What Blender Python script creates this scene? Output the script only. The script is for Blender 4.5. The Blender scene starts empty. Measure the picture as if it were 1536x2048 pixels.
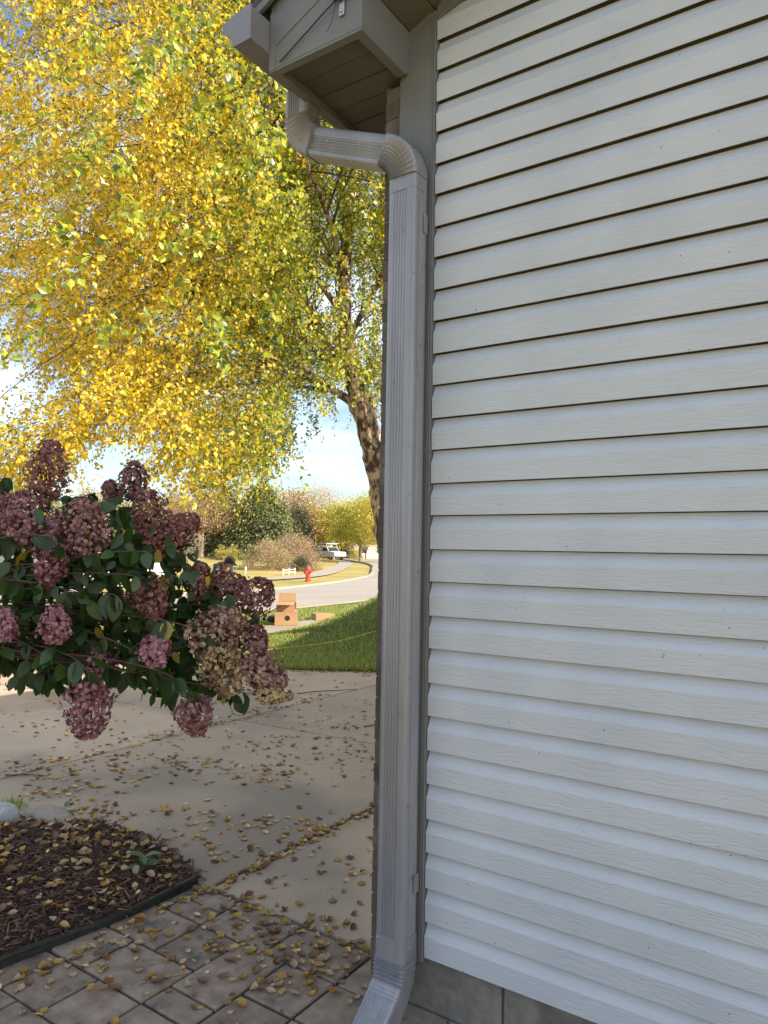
import bpy, math, random
import numpy as np
from mathutils import Vector, Matrix
R = math.radians
rng = np.random.default_rng(7); random.seed(7)
S = bpy.context.scene; COL = S.collection

# ------------------------------------------------------------------ camera
CAM = np.array([1.2821, -2.1728, 1.6136])
F_PX, TH, PI_, RO = 1450.0, .595, .0533, .0178
Fv = Vector((-math.sin(TH)*math.cos(PI_), math.cos(TH)*math.cos(PI_), math.sin(PI_)))
Rt = Vector((math.cos(TH), math.sin(TH), 0)); U0 = Rt.cross(Fv)
Rv = Rt*math.cos(RO)+U0*math.sin(RO); Uv = -Rt*math.sin(RO)+U0*math.cos(RO)
cd = bpy.data.cameras.new('camera'); cam = bpy.data.objects.new('camera', cd); COL.objects.link(cam)
cam.matrix_world = Matrix(((Rv.x, Uv.x, -Fv.x, CAM[0]), (Rv.y, Uv.y, -Fv.y, CAM[1]), (Rv.z, Uv.z, -Fv.z, CAM[2]), (0, 0, 0, 1)))
cd.sensor_fit = 'VERTICAL'; cd.sensor_height = 24; cd.lens = 24*F_PX/2048; cd.clip_start = .05; cd.clip_end = 3000
S.camera = cam
# ------------------------------------------------------------------ light
SUN_EL, SUN_AZ = R(31.3), R(12)            # sun stands over +x, a little towards +y
sd = Vector((math.cos(SUN_EL)*math.cos(SUN_AZ), math.cos(SUN_EL)*math.sin(SUN_AZ), math.sin(SUN_EL)))
sl = bpy.data.lights.new('sun', 'SUN'); sl.energy = 3.7; sl.angle = R(.5); sl.color = (1, .88, .70)
so = bpy.data.objects.new('sun', sl); COL.objects.link(so); so.rotation_euler = sd.to_track_quat('Z', 'Y').to_euler()
W = bpy.data.worlds.new('World'); S.world = W; W.use_nodes = True
nt = W.node_tree; nt.nodes.clear()
def N(nt, t, **k):
    n = nt.nodes.new(t)
    for a, b in k.items():
        if a.startswith('i_'):
            n.inputs[int(a[2:]) if a[2:].isdigit() else a[2:].replace('_', ' ')].default_value = b
        else: setattr(n, a, b)
    return n
sky = N(nt, 'ShaderNodeTexSky', sky_type='NISHITA', sun_disc=False, sun_elevation=SUN_EL, sun_rotation=R(90)-SUN_AZ, air_density=1.0, dust_density=1.5, ozone_density=1.0)
tc = N(nt, 'ShaderNodeTexCoord'); mp = N(nt, 'ShaderNodeMapping'); mp.inputs['Scale'].default_value = (1, 1, 3.2)
no = N(nt, 'ShaderNodeTexNoise', i_Scale=2.3, i_Detail=7.0, i_Roughness=.6)
cr = N(nt, 'ShaderNodeValToRGB'); cr.color_ramp.elements[0].position = .43; cr.color_ramp.elements[1].position = .70
mx = N(nt, 'ShaderNodeMix', data_type='RGBA'); mx.inputs['B'].default_value = (7.0, 7.6, 8.4, 1)
bg = N(nt, 'ShaderNodeBackground'); bg.inputs['Strength'].default_value = .10
ow = N(nt, 'ShaderNodeOutputWorld')
L = nt.links.new
L(tc.outputs['Generated'], mp.inputs['Vector']); L(mp.outputs[0], no.inputs['Vector']); L(no.outputs['Fac'], cr.inputs[0])
L(cr.outputs[0], mx.inputs['Factor']); L(sky.outputs[0], mx.inputs['A']); L(mx.outputs['Result'], bg.inputs[0]); L(bg.outputs[0], ow.inputs[0])
S.view_settings.view_transform = 'Standard'; S.view_settings.look = 'None'; S.view_settings.gamma = 1
S.view_settings.exposure = 1.25
S.cycles.max_bounces = 6; S.cycles.transparent_max_bounces = 4

# ------------------------------------------------------------------ helpers
def tag(o, label=None, cat=None, group=None, kind=None):
    if label: o['label'] = label
    if cat: o['category'] = cat
    if group: o['group'] = group
    if kind: o['kind'] = kind
    return o
def empty(name, loc=(0, 0, 0), rz=0):
    o = bpy.data.objects.new(name, None); COL.objects.link(o); o.location = loc; o.rotation_euler = (0, 0, rz); return o
def npmesh(name, V, F, mats, parent=None, mi=None, smooth=False):
    """V (n,3); F list of arrays (k,m) of faces with m corners"""
    me = bpy.data.meshes.new(name); V = np.asarray(V, np.float32)
    if not isinstance(F, list): F = [F]
    F = [np.asarray(f, np.int32) for f in F if len(f)]
    me.vertices.add(len(V)); me.vertices.foreach_set('co', V.ravel())
    nl = sum(f.size for f in F); nf = sum(len(f) for f in F)
    me.loops.add(nl); me.loops.foreach_set('vertex_index', np.concatenate([f.ravel() for f in F]))
    me.polygons.add(nf)
    tot = np.concatenate([np.full(len(f), f.shape[1], np.int32) for f in F]); st = np.concatenate([[0], np.cumsum(tot)[:-1]]).astype(np.int32)
    me.polygons.foreach_set('loop_start', st); me.polygons.foreach_set('loop_total', tot)
    if mi is not None: me.polygons.foreach_set('material_index', np.asarray(mi, np.int32))
    me.polygons.foreach_set('use_smooth', np.full(nf, bool(smooth)))
    for m in (mats if isinstance(mats, (list, tuple)) else [mats]): me.materials.append(m)
    me.update(); me.validate()
    o = bpy.data.objects.new(name, me); COL.objects.link(o); o.parent = parent
    return o
class MB:
    def __init__(s): s.v = []; s.f = []; s.m = []
    def add(s, vs, fs, m=0):
        b = len(s.v); s.v += [tuple(v) for v in vs]; s.f += [tuple(b+i for i in f) for f in fs]; s.m += [m]*len(fs)
    def box(s, x0, x1, y0, y1, z0, z1, m=0, M=None):
        v = [(x, y, z) for z in (z0, z1) for y in (y0, y1) for x in (x0, x1)]
        if M is not None: v = [tuple(M @ Vector(p)) for p in v]
        s.add(v, [(0, 2, 3, 1), (4, 5, 7, 6), (0, 1, 5, 4), (2, 6, 7, 3), (0, 4, 6, 2), (1, 3, 7, 5)], m)
    def prism(s, poly, fn, t0, t1, m=0):
        n = len(poly); v = [fn(a, b, t0) for a, b in poly]+[fn(a, b, t1) for a, b in poly]
        s.add(v, [tuple(range(n))[::-1], tuple(range(n, 2*n))]+[(i, (i+1) % n, n+(i+1) % n, n+i) for i in range(n)], m)
    def tube(s, pts, rad, n=8, m=0, cap=True, rfn=None):
        pts = [Vector(p) for p in pts]; rad = rad if isinstance(rad, (list, tuple)) else [rad]*len(pts)
        up = Vector((.13, .31, .94)); vs = []
        for i, p in enumerate(pts):
            t = (pts[min(i+1, len(pts)-1)]-pts[max(i-1, 0)]).normalized()
            a = t.cross(up)
            if a.length < .1: a = t.cross(Vector((1, 0, 0)))
            a.normalize(); b = t.cross(a)
            for k in range(n):
                an = 2*math.pi*k/n; rr = rad[i]*(rfn(i, k) if rfn else 1)
                vs.append(p+(a*math.cos(an)+b*math.sin(an))*rr)
        fs = [(i*n+k, i*n+(k+1) % n, (i+1)*n+(k+1) % n, (i+1)*n+k) for i in range(len(pts)-1) for k in range(n)]
        if cap: fs += [tuple(range(n))[::-1], tuple(range((len(pts)-1)*n, len(pts)*n))]
        s.add(vs, fs, m)
    def lathe(s, prof, c=(0, 0, 0), n=20, m=0, M=None):
        v = []
        for r, z in prof:
            for k in range(n):
                p = Vector((r*math.cos(2*math.pi*k/n), r*math.sin(2*math.pi*k/n), z))
                if M is not None: p = M @ p
                v.append(p+Vector(c))
        fs = [(i*n+k, i*n+(k+1) % n, (i+1)*n+(k+1) % n, (i+1)*n+k) for i in range(len(prof)-1) for k in range(n)]
        fs += [tuple(range(n))[::-1], tuple(range((len(prof)-1)*n, len(prof)*n))]
        s.add(v, fs, m)
    def sweep(s, secs, m=0, caps=True):
        n = len(secs[0]); v = [p for sec in secs for p in sec]
        fs = [(i*n+k, i*n+(k+1) % n, (i+1)*n+(k+1) % n, (i+1)*n+k) for i in range(len(secs)-1) for k in range(n)]
        if caps: fs += [tuple(range(n))[::-1], tuple(range((len(secs)-1)*n, len(secs)*n))]
        s.add(v, fs, m)
    def build(s, name, mats, parent=None, smooth=False, bevel=0, off=(0, 0, 0)):
        me = bpy.data.meshes.new(name); me.from_pydata([(a[0]-off[0], a[1]-off[1], a[2]-off[2]) for a in s.v], [], s.f)
        for m in (mats if isinstance(mats, (list, tuple)) else [mats]): me.materials.append(m)
        me.polygons.foreach_set('material_index', s.m)
        if smooth: me.polygons.foreach_set('use_smooth', [True]*len(me.polygons))
        me.update(); o = bpy.data.objects.new(name, me); COL.objects.link(o); o.parent = parent
        if off != (0, 0, 0): o.location = off
        if smooth == 'auto':
            me.set_sharp_from_angle(angle=R(24)) if hasattr(me, 'set_sharp_from_angle') else None
        if bevel:
            b = o.modifiers.new('bevel', 'BEVEL'); b.width = bevel; b.segments = 2; b.limit_method = 'ANGLE'; b.angle_limit = R(40)
        return o

# ------------------------------------------------------------------ materials
def mat(name, c1, c2=None, scale=8, rough=.7, bump=0, bscale=None, stretch=(1, 1, 1), detail=5, island=0, spots=None, metallic=0, spec=.5, lo=.35, hi=.65, coords='Object'):
    m = bpy.data.materials.new(name); m.use_nodes = True; t = m.node_tree; l = t.links.new
    p = t.nodes['Principled BSDF']; p.inputs['Roughness'].default_value = rough; p.inputs['Metallic'].default_value = metallic
    p.inputs['Specular IOR Level'].default_value = spec
    c = (*c1, 1); p.inputs['Base Color'].default_value = c
    tcn = N(t, 'ShaderNodeTexCoord'); mpn = N(t, 'ShaderNodeMapping'); mpn.inputs['Scale'].default_value = stretch
    l(tcn.outputs[coords], mpn.inputs[0]); col = None
    if c2 is not None:
        n = N(t, 'ShaderNodeTexNoise', i_Scale=scale, i_Detail=detail, i_Roughness=.6); l(mpn.outputs[0], n.inputs['Vector'])
        r = N(t, 'ShaderNodeValToRGB'); r.color_ramp.elements[0].position = lo; r.color_ramp.elements[1].position = hi
        r.color_ramp.elements[0].color = c; r.color_ramp.elements[1].color = (*c2, 1)
        l(n.outputs['Fac'], r.inputs[0]); col = r.outputs[0]
    if spots:
        sc, c3, a, b = spots
        n = N(t, 'ShaderNodeTexNoise', i_Scale=sc, i_Detail=3.0, i_Roughness=.6); l(tcn.outputs[coords], n.inputs['Vector'])
        r = N(t, 'ShaderNodeMapRange'); r.inputs[1].default_value = a; r.inputs[2].default_value = b; l(n.outputs['Fac'], r.inputs[0])
        x = N(t, 'ShaderNodeMix', data_type='RGBA'); x.inputs['B'].default_value = (*c3, 1)
        if col: l(col, x.inputs['A'])
        else: x.inputs['A'].default_value = c
        l(r.outputs[0], x.inputs['Factor']); col = x.outputs['Result']
    if island:
        g = N(t, 'ShaderNodeNewGeometry'); r = N(t, 'ShaderNodeMapRange'); r.inputs[3].default_value = 1-island; r.inputs[4].default_value = 1+island
        l(g.outputs['Random Per Island'], r.inputs[0])
        h = N(t, 'ShaderNodeHueSaturation'); l(r.outputs[0], h.inputs['Value'])
        if col: l(col, h.inputs['Color'])
        else: h.inputs['Color'].default_value = c
        col = h.outputs[0]
    if col: l(col, p.inputs['Base Color'])
    if bump:
        n = N(t, 'ShaderNodeTexNoise', i_Scale=bscale or scale*4, i_Detail=6.0, i_Roughness=.65); l(mpn.outputs[0], n.inputs['Vector'])
        b = N(t, 'ShaderNodeBump', i_Strength=1.0, i_Distance=bump); l(n.outputs['Fac'], b.inputs['Height']); l(b.outputs[0], p.inputs['Normal'])
    return m
def leafmat(name, c1, c2, trans=.45, hue=.0, val=.3, rough=.5, gloss=.06):
    m = bpy.data.materials.new(name); m.use_nodes = True; t = m.node_tree; l = t.links.new; t.nodes.clear()
    g = N(t, 'ShaderNodeNewGeometry'); r = N(t, 'ShaderNodeValToRGB')
    r.color_ramp.elements[0].color = (*c1, 1); r.color_ramp.elements[1].color = (*c2, 1); l(g.outputs['Random Per Island'], r.inputs[0])
    ma = N(t, 'ShaderNodeMath', operation='MULTIPLY'); ma.inputs[1].default_value = 17.31; fr = N(t, 'ShaderNodeMath', operation='FRACT')
    l(g.outputs['Random Per Island'], ma.inputs[0]); l(ma.outputs[0], fr.inputs[0])
    mr = N(t, 'ShaderNodeMapRange'); mr.inputs[3].default_value = 1-val; mr.inputs[4].default_value = 1+val; l(fr.outputs[0], mr.inputs[0])
    h = N(t, 'ShaderNodeHueSaturation'); l(mr.outputs[0], h.inputs['Value']); l(r.outputs[0], h.inputs['Color'])
    d = N(t, 'ShaderNodeBsdfDiffuse'); tr = N(t, 'ShaderNodeBsdfTranslucent'); l(h.outputs[0], d.inputs[0]); l(h.outputs[0], tr.inputs[0])
    mxs = N(t, 'ShaderNodeMixShader'); mxs.inputs[0].default_value = trans; l(d.outputs[0], mxs.inputs[1]); l(tr.outputs[0], mxs.inputs[2])
    gl = N(t, 'ShaderNodeBsdfGlossy'); gl.inputs['Roughness'].default_value = rough; m2 = N(t, 'ShaderNodeMixShader'); m2.inputs[0].default_value = gloss
    l(mxs.outputs[0], m2.inputs[1]); l(gl.outputs[0], m2.inputs[2]); o = N(t, 'ShaderNodeOutputMaterial'); l(m2.outputs[0], o.inputs[0])
    return m

# siding: light grey vinyl with an embossed wood grain
def siding_mat():
    m = bpy.data.materials.new('vinyl_siding'); m.use_nodes = True; t = m.node_tree; l = t.links.new
    p = t.nodes['Principled BSDF']; p.inputs['Roughness'].default_value = .5
    tcn = N(t, 'ShaderNodeTexCoord')
    n0 = N(t, 'ShaderNodeTexNoise', i_Scale=3.0, i_Detail=5.0); l(tcn.outputs['Object'], n0.inputs['Vector'])
    r = N(t, 'ShaderNodeValToRGB'); r.color_ramp.elements[0].color = (.455, .485, .52, 1); r.color_ramp.elements[1].color = (.53, .555, .59, 1)
    r.color_ramp.elements[0].position = .3; r.color_ramp.elements[1].position = .7
    l(n0.outputs['Fac'], r.inputs[0])
    # sparse dirt specks
    n3 = N(t, 'ShaderNodeTexNoise', i_Scale=70.0, i_Detail=1.0); l(tcn.outputs['Object'], n3.inputs['Vector'])
    mr = N(t, 'ShaderNodeMapRange'); mr.inputs[1].default_value = .80; mr.inputs[2].default_value = .83; l(n3.outputs['Fac'], mr.inputs[0])
    x = N(t, 'ShaderNodeMix', data_type='RGBA'); x.inputs['B'].default_value = (.12, .10, .08, 1); l(mr.outputs[0], x.inputs['Factor']); l(r.outputs[0], x.inputs['A'])
    l(x.outputs['Result'], p.inputs['Base Color'])
    # warped grain
    wn = N(t, 'ShaderNodeTexNoise', i_Scale=9.0, i_Detail=2.0); l(tcn.outputs['Object'], wn.inputs['Vector'])
    vs = N(t, 'ShaderNodeVectorMath', operation='SCALE'); vs.inputs['Scale'].default_value = .045; l(wn.outputs['Color'], vs.inputs[0])
    va = N(t, 'ShaderNodeVectorMath', operation='ADD'); l(tcn.outputs['Object'], va.inputs[0]); l(vs.outputs[0], va.inputs[1])
    mpn = N(t, 'ShaderNodeMapping'); mpn.inputs['Scale'].default_value = (.13, .13, 1.5); l(va.outputs[0], mpn.inputs[0])
    n1 = N(t, 'ShaderNodeTexNoise', i_Scale=95.0, i_Detail=2.0, i_Roughness=.5); l(mpn.outputs[0], n1.inputs['Vector'])
    rr = N(t, 'ShaderNodeMapRange'); rr.inputs[1].default_value = .40; rr.inputs[2].default_value = .50; l(n1.outputs['Fac'], rr.inputs[0])
    b = N(t, 'ShaderNodeBump', i_Strength=.45, i_Distance=.0014); l(rr.outputs[0], b.inputs['Height']); l(b.outputs[0], p.inputs['Normal'])
    return m
M_SID = siding_mat()
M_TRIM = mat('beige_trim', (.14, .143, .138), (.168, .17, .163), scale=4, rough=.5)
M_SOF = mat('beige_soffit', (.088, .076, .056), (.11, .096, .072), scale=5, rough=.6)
M_DS = mat('grey_aluminium', (.225, .228, .25), (.30, .303, .328), scale=9, rough=.38, stretch=(1, 1, .15), spots=(24, (.17, .165, .165), .62, .74), metallic=.25, bump=.0012, bscale=14)
M_GUT = mat('grey_gutter', (.20, .198, .21), (.245, .24, .255), scale=5, rough=.4, metallic=.2)
M_DARK = mat('dark_gap', (.02, .02, .02), rough=.9)
M_SHING = mat('asphalt_shingle', (.05, .047, .045), (.12, .11, .10), scale=60, rough=.95, bump=.004)
M_BLOCK = mat('concrete_block', (.165, .15, .13), (.25, .23, .20), scale=18, rough=.95, bump=.003, bscale=150, spots=(4, (.10, .092, .08), .52, .7))
M_BRICK = mat('brown_brick', (.085, .065, .052), (.15, .12, .10), scale=14, rough=.9, bump=.002, island=.25)
M_MORT = mat('mortar', (.11, .10, .095), (.15, .14, .13), scale=20, rough=.95)
M_WHITE = mat('white_paint', (.75, .75, .74), rough=.4)
M_CONC = mat('driveway_concrete', (.45, .345, .25), (.56, .44, .325), scale=1.1, rough=.9, bump=.0015, bscale=240, spots=(.55, (.33, .265, .205), .49, .60), detail=9, island=.10)
def add_cracks(m, scale, col, width=.012, speck=None):
    t = m.node_tree; l = t.links.new; p = t.nodes['Principled BSDF']; src = p.inputs['Base Color'].links[0].from_socket
    c_ = N(t, 'ShaderNodeTexCoord'); w_ = N(t, 'ShaderNodeTexNoise', i_Scale=2.5, i_Detail=6.0); l(c_.outputs['Object'], w_.inputs['Vector'])
    a_ = N(t, 'ShaderNodeVectorMath', operation='MULTIPLY_ADD'); a_.inputs[1].default_value = (.5, .5, .5); l(w_.outputs['Color'], a_.inputs[0]); l(c_.outputs['Object'], a_.inputs[2])
    v_ = N(t, 'ShaderNodeTexVoronoi', feature='DISTANCE_TO_EDGE', i_Scale=scale); l(a_.outputs[0], v_.inputs['Vector'])
    r_ = N(t, 'ShaderNodeMapRange'); r_.inputs[1].default_value = 0; r_.inputs[2].default_value = width; r_.inputs[3].default_value = .55; r_.inputs[4].default_value = 0; l(v_.outputs['Distance'], r_.inputs[0])
    x_ = N(t, 'ShaderNodeMix', data_type='RGBA'); x_.inputs['B'].default_value = (*col, 1); l(src, x_.inputs['A']); l(r_.outputs[0], x_.inputs['Factor']); out = x_.outputs['Result']
    n_ = N(t, 'ShaderNodeTexNoise', i_Scale=130.0, i_Detail=3.0, i_Roughness=.8); l(c_.outputs['Object'], n_.inputs['Vector'])
    q_ = N(t, 'ShaderNodeMapRange'); q_.inputs[1].default_value = .3; q_.inputs[2].default_value = .7; q_.inputs[3].default_value = .72; q_.inputs[4].default_value = 1.28; l(n_.outputs['Fac'], q_.inputs[0])
    h_ = N(t, 'ShaderNodeHueSaturation'); l(q_.outputs[0], h_.inputs['Value']); l(out, h_.inputs['Color']); l(h_.outputs[0], p.inputs['Base Color'])
add_cracks(M_CONC, .16, (.16, .135, .11), .0012)
M_PAVE = mat('stone_paver', (.205, .152, .118), (.35, .275, .215), scale=11, rough=.9, bump=.007, bscale=26, island=.14, spots=(9, (.125, .11, .10), .57, .70))
M_SAND = mat('joint_sand', (.025, .02, .016), (.05, .042, .034), scale=60, rough=1)
M_MULCH = mat('mulch_soil', (.030, .016, .012), (.075, .042, .032), scale=40, rough=1, bump=.01)
M_CHIP = mat('bark_chip', (.075, .042, .030), (.19, .11, .078), scale=30, rough=.95, island=.5)
M_EDGE = mat('black_edging', (.012, .014, .012), (.03, .032, .028), scale=30, rough=.6)
M_ROAD = mat('asphalt_road', (.31, .275, .235), (.38, .335, .285), scale=.4, rough=.95, stretch=(1, .3, 1), bump=.002, bscale=60)
M_CURB = mat('kerb_concrete', (.32, .275, .22), (.40, .35, .285), scale=2, rough=.9)
M_GRND = mat('far_grass', (.26, .24, .05), (.48, .34, .11), scale=.16, rough=1, detail=9, bump=.03, bscale=6)
M_LAWN = mat('lawn_soil', (.05, .085, .018), (.10, .13, .03), scale=3, rough=1)
M_BARK = mat('river_birch_bark', (.13, .075, .05), (.70, .54, .40), scale=9, rough=.95, bump=.045, bscale=13, stretch=(1, 1, .55), lo=.45, hi=.56)
M_TWIG = mat('twig_bark', (.10, .06, .04), (.17, .11, .08), scale=20, rough=.9)
M_FBARK = mat('grey_bark', (.16, .12, .09), (.30, .24, .19), scale=5, rough=.95, bump=.03, stretch=(1, 1, .3))
M_CARD = mat('cardboard', (.42, .25, .135), (.50, .31, .17), scale=3, rough=.85)
M_CARDI = mat('cardboard_inside', (.42, .24, .13), (.50, .30, .17), scale=3, rough=.9)
M_RED = mat('red_hydrant_paint', (.62, .07, .045), rough=.5)
M_GLASS = mat('dark_glass', (.03, .045, .05), rough=.08)
M_TYRE = mat('black_rubber', (.02, .02, .02), rough=.8)
M_METAL = mat('galvanised_metal', (.42, .42, .43), (.55, .55, .56), scale=20, rough=.35, metallic=.7)
M_WIRE = mat('blue_black_cable', (.02, .022, .04), rough=.5)
M_CABLE = mat('brown_black_cable', (.03, .02, .018), rough=.6)
M_WGREEN = mat('white_enamel', (.78, .80, .76), rough=.3)

# ------------------------------------------------------------------ terrain height (far side rises gently)
DF = np.array([-math.sin(TH), math.cos(TH)]); DR = np.array([math.cos(TH), math.sin(TH)])
def sm(t): t = np.clip(t, 0, 1); return t*t*(3-2*t)
def H(x, y):
    x = np.asarray(x, float); y = np.asarray(y, float)
    dx, dy = x-CAM[0], y-CAM[1]; s = dx*DF[0]+dy*DF[1]; r = dx*DR[0]+dy*DR[1]
    a = r/np.maximum(s, 1)
    left = sm((-.10-a)/.10)
    return sm((s-45)/35)*(.25+.75*left)
def sheet(name, pl, pr, mtl, dz, step=1.0, parent=None):
    """strip between two polylines of equal length, draped on the terrain"""
    pl = np.array(pl, float); pr = np.array(pr, float); A = []; B = []
    for i in range(len(pl)-1):
        n = max(1, int(max(np.linalg.norm(pl[i+1]-pl[i]), np.linalg.norm(pr[i+1]-pr[i]))/step))
        for k in range(n): t = k/n; A.append(pl[i]*(1-t)+pl[i+1]*t); B.append(pr[i]*(1-t)+pr[i+1]*t)
    A.append(pl[-1]); B.append(pr[-1]); A = np.array(A); B = np.array(B); m = 5
    P = np.concatenate([A*(1-j/m)+B*j/m for j in range(m+1)]); n = len(A)
    V = np.c_[P, H(P[:, 0], P[:, 1])+dz]
    F = np.array([(j*n+i, j*n+i+1, (j+1)*n+i+1, (j+1)*n+i) for j in range(m) for i in range(n-1)])
    return npmesh(name, V, F, mtl, parent)
def smoothline(P, k=6):
    P = [np.array(p, float) for p in P]; P = [2*P[0]-P[1]]+P+[2*P[-1]-P[-2]]; out = []
    for i in range(1, len(P)-2):
        for j in range(k):
            t = j/k; a, b, c, d = P[i-1:i+3]
            out.append(.5*((2*b)+(-a+c)*t+(2*a-5*b+4*c-d)*t*t+(-a+3*b-3*c+d)*t**3))
    out.append(P[-2]); return np.array(out)
def offset(P, w):
    T = np.gradient(P, axis=0); T /= np.linalg.norm(T, axis=1)[:, None]; return P+np.c_[-T[:, 1], T[:, 0]]*w

# ground: one sheet to the horizon, finer near the camera's sector
rs = np.concatenate([np.arange(-90, 91, 3.0), [-1500, -800, -400, -200, -130, 130, 200, 400, 800, 1500]]); rs.sort()
ss = np.concatenate([[-60, -20], np.arange(0, 150, 3.0), [160, 200, 300, 500, 900, 1600]])
gr, gs = np.meshgrid(rs, ss); gx = CAM[0]+gr*DR[0]+gs*DF[0]; gy = CAM[1]+gr*DR[1]+gs*DF[1]
nr, ns = len(rs), len(ss)
idx = np.arange(nr*ns).reshape(ns, nr)
Fg = np.stack([idx[:-1, :-1], idx[:-1, 1:], idx[1:, 1:], idx[1:, :-1]], -1).reshape(-1, 4)
tag(npmesh('ground', np.c_[gx.ravel(), gy.ravel(), (H(gx, gy)-.09).ravel()], Fg, M_GRND), kind='structure')

# street: comes along the lot, then bends round the island towards the parked trucks
near = smoothline([(-11.2, -40), (-11.3, -10), (-11.5, 2), (-11.7, 10.5), (-11.8, 13.5), (-12.4, 18), (-14.2, 26), (-18.5, 36), (-26, 50), (-38, 68), (-56, 92), (-85, 122)])
far = smoothline([(-18.2, -40), (-18.1, -10), (-18.0, 2), (-18.1, 12), (-18.4, 18.9), (-19.4, 22.6), (-21.6, 28.4), (-25.5, 36), (-31.5, 45), (-41, 58), (-60, 79), (-92, 112)])
tag(sheet('road', near, far, M_ROAD, .0, 1.5), kind='structure')
def kerb(name, P, w=.16, h=.07, zb=-.06):
    mb = MB(); A = P; B = offset(P, w)
    v = []; f = []
    for a, b in zip(A, B):
        ha = float(H(*a)); hb = float(H(*b)); v += [(a[0], a[1], ha+zb), (a[0], a[1], ha+h), (b[0], b[1], hb+h), (b[0], b[1], hb+zb)]
    n = len(A)
    for i in range(n-1):
        for k in range(4): f.append((4*i+k, 4*i+(k+1) % 4, 4*i+4+(k+1) % 4, 4*i+4+k))
    mb.add(v, f); return tag(mb.build(name, M_CURB), kind='structure')
kerb('kerb', near, -.17); kerb('kerb', far, .17)
# pale gutter apron along the near side of the street
tag(sheet('gutter_strip', near, offset(near, .5), M_CURB, .006, 1.5), kind='structure')
# verge grass between kerb and pavements
isw = smoothline([(-24.6, -40), (-24.6, 0), (-25.6, 18), (-26.4, 25), (-27.6, 30), (-30.5, 36), (-36.6, 45.6), (-44, 56.5), (-56, 72)])
tag(sheet('pavement', isw, offset(isw, -1.5), M_CURB, -.02, 1.2), kind='structure')
nsw = smoothline([(-9.0, 5.6), (-8.95, 7.4), (-9.0, 8.6), (-9.15, 10), (-9.45, 12), (-10.1, 16), (-11.6, 24), (-15.5, 34)])
tag(sheet('footpath', nsw, offset(nsw, -.95), M_CURB, .045, .6), kind='structure')

# driveway: concrete panels with open joints
def inset(c, g_):
    c = [np.array(p, float) for p in c]; n = len(c); out = []
    for i in range(n):
        a, b, d = c[i-1], c[i], c[(i+1) % n]; e1 = (b-a)/np.linalg.norm(b-a); e2 = (d-b)/np.linalg.norm(d-b)
        n1 = np.array([-e1[1], e1[0]]); n2 = np.array([-e2[1], e2[0]]); m = (n1+n2)/(1+n1@n2); out.append(b+m*g_)
    return out
def panel(mb, c, gap=.013, z=0, th=.08):
    q = inset(c, gap); top = inset(c, gap+.006); n = len(q)
    v = [(p[0], p[1], z-th) for p in q]+[(p[0], p[1], z-.006) for p in q]+[(p[0], p[1], z) for p in top]
    mb.add(v, [(k*n+i, k*n+(i+1) % n, (k+1)*n+(i+1) % n, (k+1)*n+i) for k in (0, 1) for i in range(n)]+[tuple(range(2*n, 3*n))])
yj = lambda x: 2.95-.13*max(0, -2.6-x)
mb = MB(); xs = [-11.2, -8.1, -5.86, -3.72, -1.36]
for a, b in zip(xs[:-1], xs[1:]):
    panel(mb, [(a, -1.2), (b, -1.2), (b, yj(b)), (a, yj(a))] if b < -2 else [(a, -1.2), (-1.80, -1.2), (-1.80, .303), (b, .303), (b, yj(b)), (a, yj(a))]); panel(mb, [(a, yj(a)), (b, yj(b)), (b, 7.2), (a, 7.2)])
panel(mb, [(-1.36, .31), (-.1, .31), (-.1, 2.95), (-1.36, 2.95)]); panel(mb, [(-1.36, 2.95), (-.1, 2.95), (-.1, 7.2), (-1.36, 7.2)])
tag(mb.build('driveway', M_CONC), kind='structure')
mb = MB(); mb.box(-11.2, -.08, -1.2, 7.2, -.085, -.035); tag(mb.build('joint_base', M_SAND), kind='structure')

# pavers: random ashlar of textured stones over dark sand
mb = MB(); g = .122; nx, ny = 29, 30; occ = np.zeros((nx, ny), bool); x0p, y1p = -1.75, .30
for j in range(ny):
    for i in range(nx):
        if occ[i, j]: continue
        for (w, h) in random.sample([(3, 2), (2, 3), (3, 3), (2, 2), (2, 2), (3, 2), (2, 1), (1, 2)], 8)+[(1, 1)]:
            if i+w <= nx and j+h <= ny and not occ[i:i+w, j:j+h].any():
                occ[i:i+w, j:j+h] = True; break
        if x0p+(i+w)*g < np.interp(y1p-(j+h)*g, [-3.2, -1.6, -.6, -.3, .5], [-1.8, -1.60, -1.50, -1.46, -1.44]): continue
        e = .0062; z = random.uniform(-.002, .002)
        xa, xb = x0p+i*g+e, x0p+(i+w)*g-e; yb, ya = y1p-j*g-e, y1p-(j+h)*g+e
        b = .006; tl = [random.uniform(-.0015, .0015) for _ in range(4)]
        jx = lambda: random.uniform(-.003, .003)
        lo = [(xa+jx(), ya+jx()), (xb+jx(), ya+jx()), (xb+jx(), yb+jx()), (xa+jx(), yb+jx())]
        sx = [b, -b, -b, b]; sy = [b, b, -b, -b]
        v = [(p[0], p[1], -.03) for p in lo]+[(p[0], p[1], z-.005) for p in lo]+[(p[0]+sx[k], p[1]+sy[k], z+tl[k]) for k, p in enumerate(lo)]
        mb.add(v, [(0, 1, 5, 4), (1, 2, 6, 5), (2, 3, 7, 6), (3, 0, 4, 7), (4, 5, 9, 8), (5, 6, 10, 9), (6, 7, 11, 10), (7, 4, 8, 11), (8, 9, 10, 11)])
tag(mb.build('paver_path', M_PAVE), kind='structure')
mb = MB(); mb.box(-1.76, 2.0, -3.4, .305, -.06, -.013); tag(mb.build('paver_bed', M_SAND), kind='structure')

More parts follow.
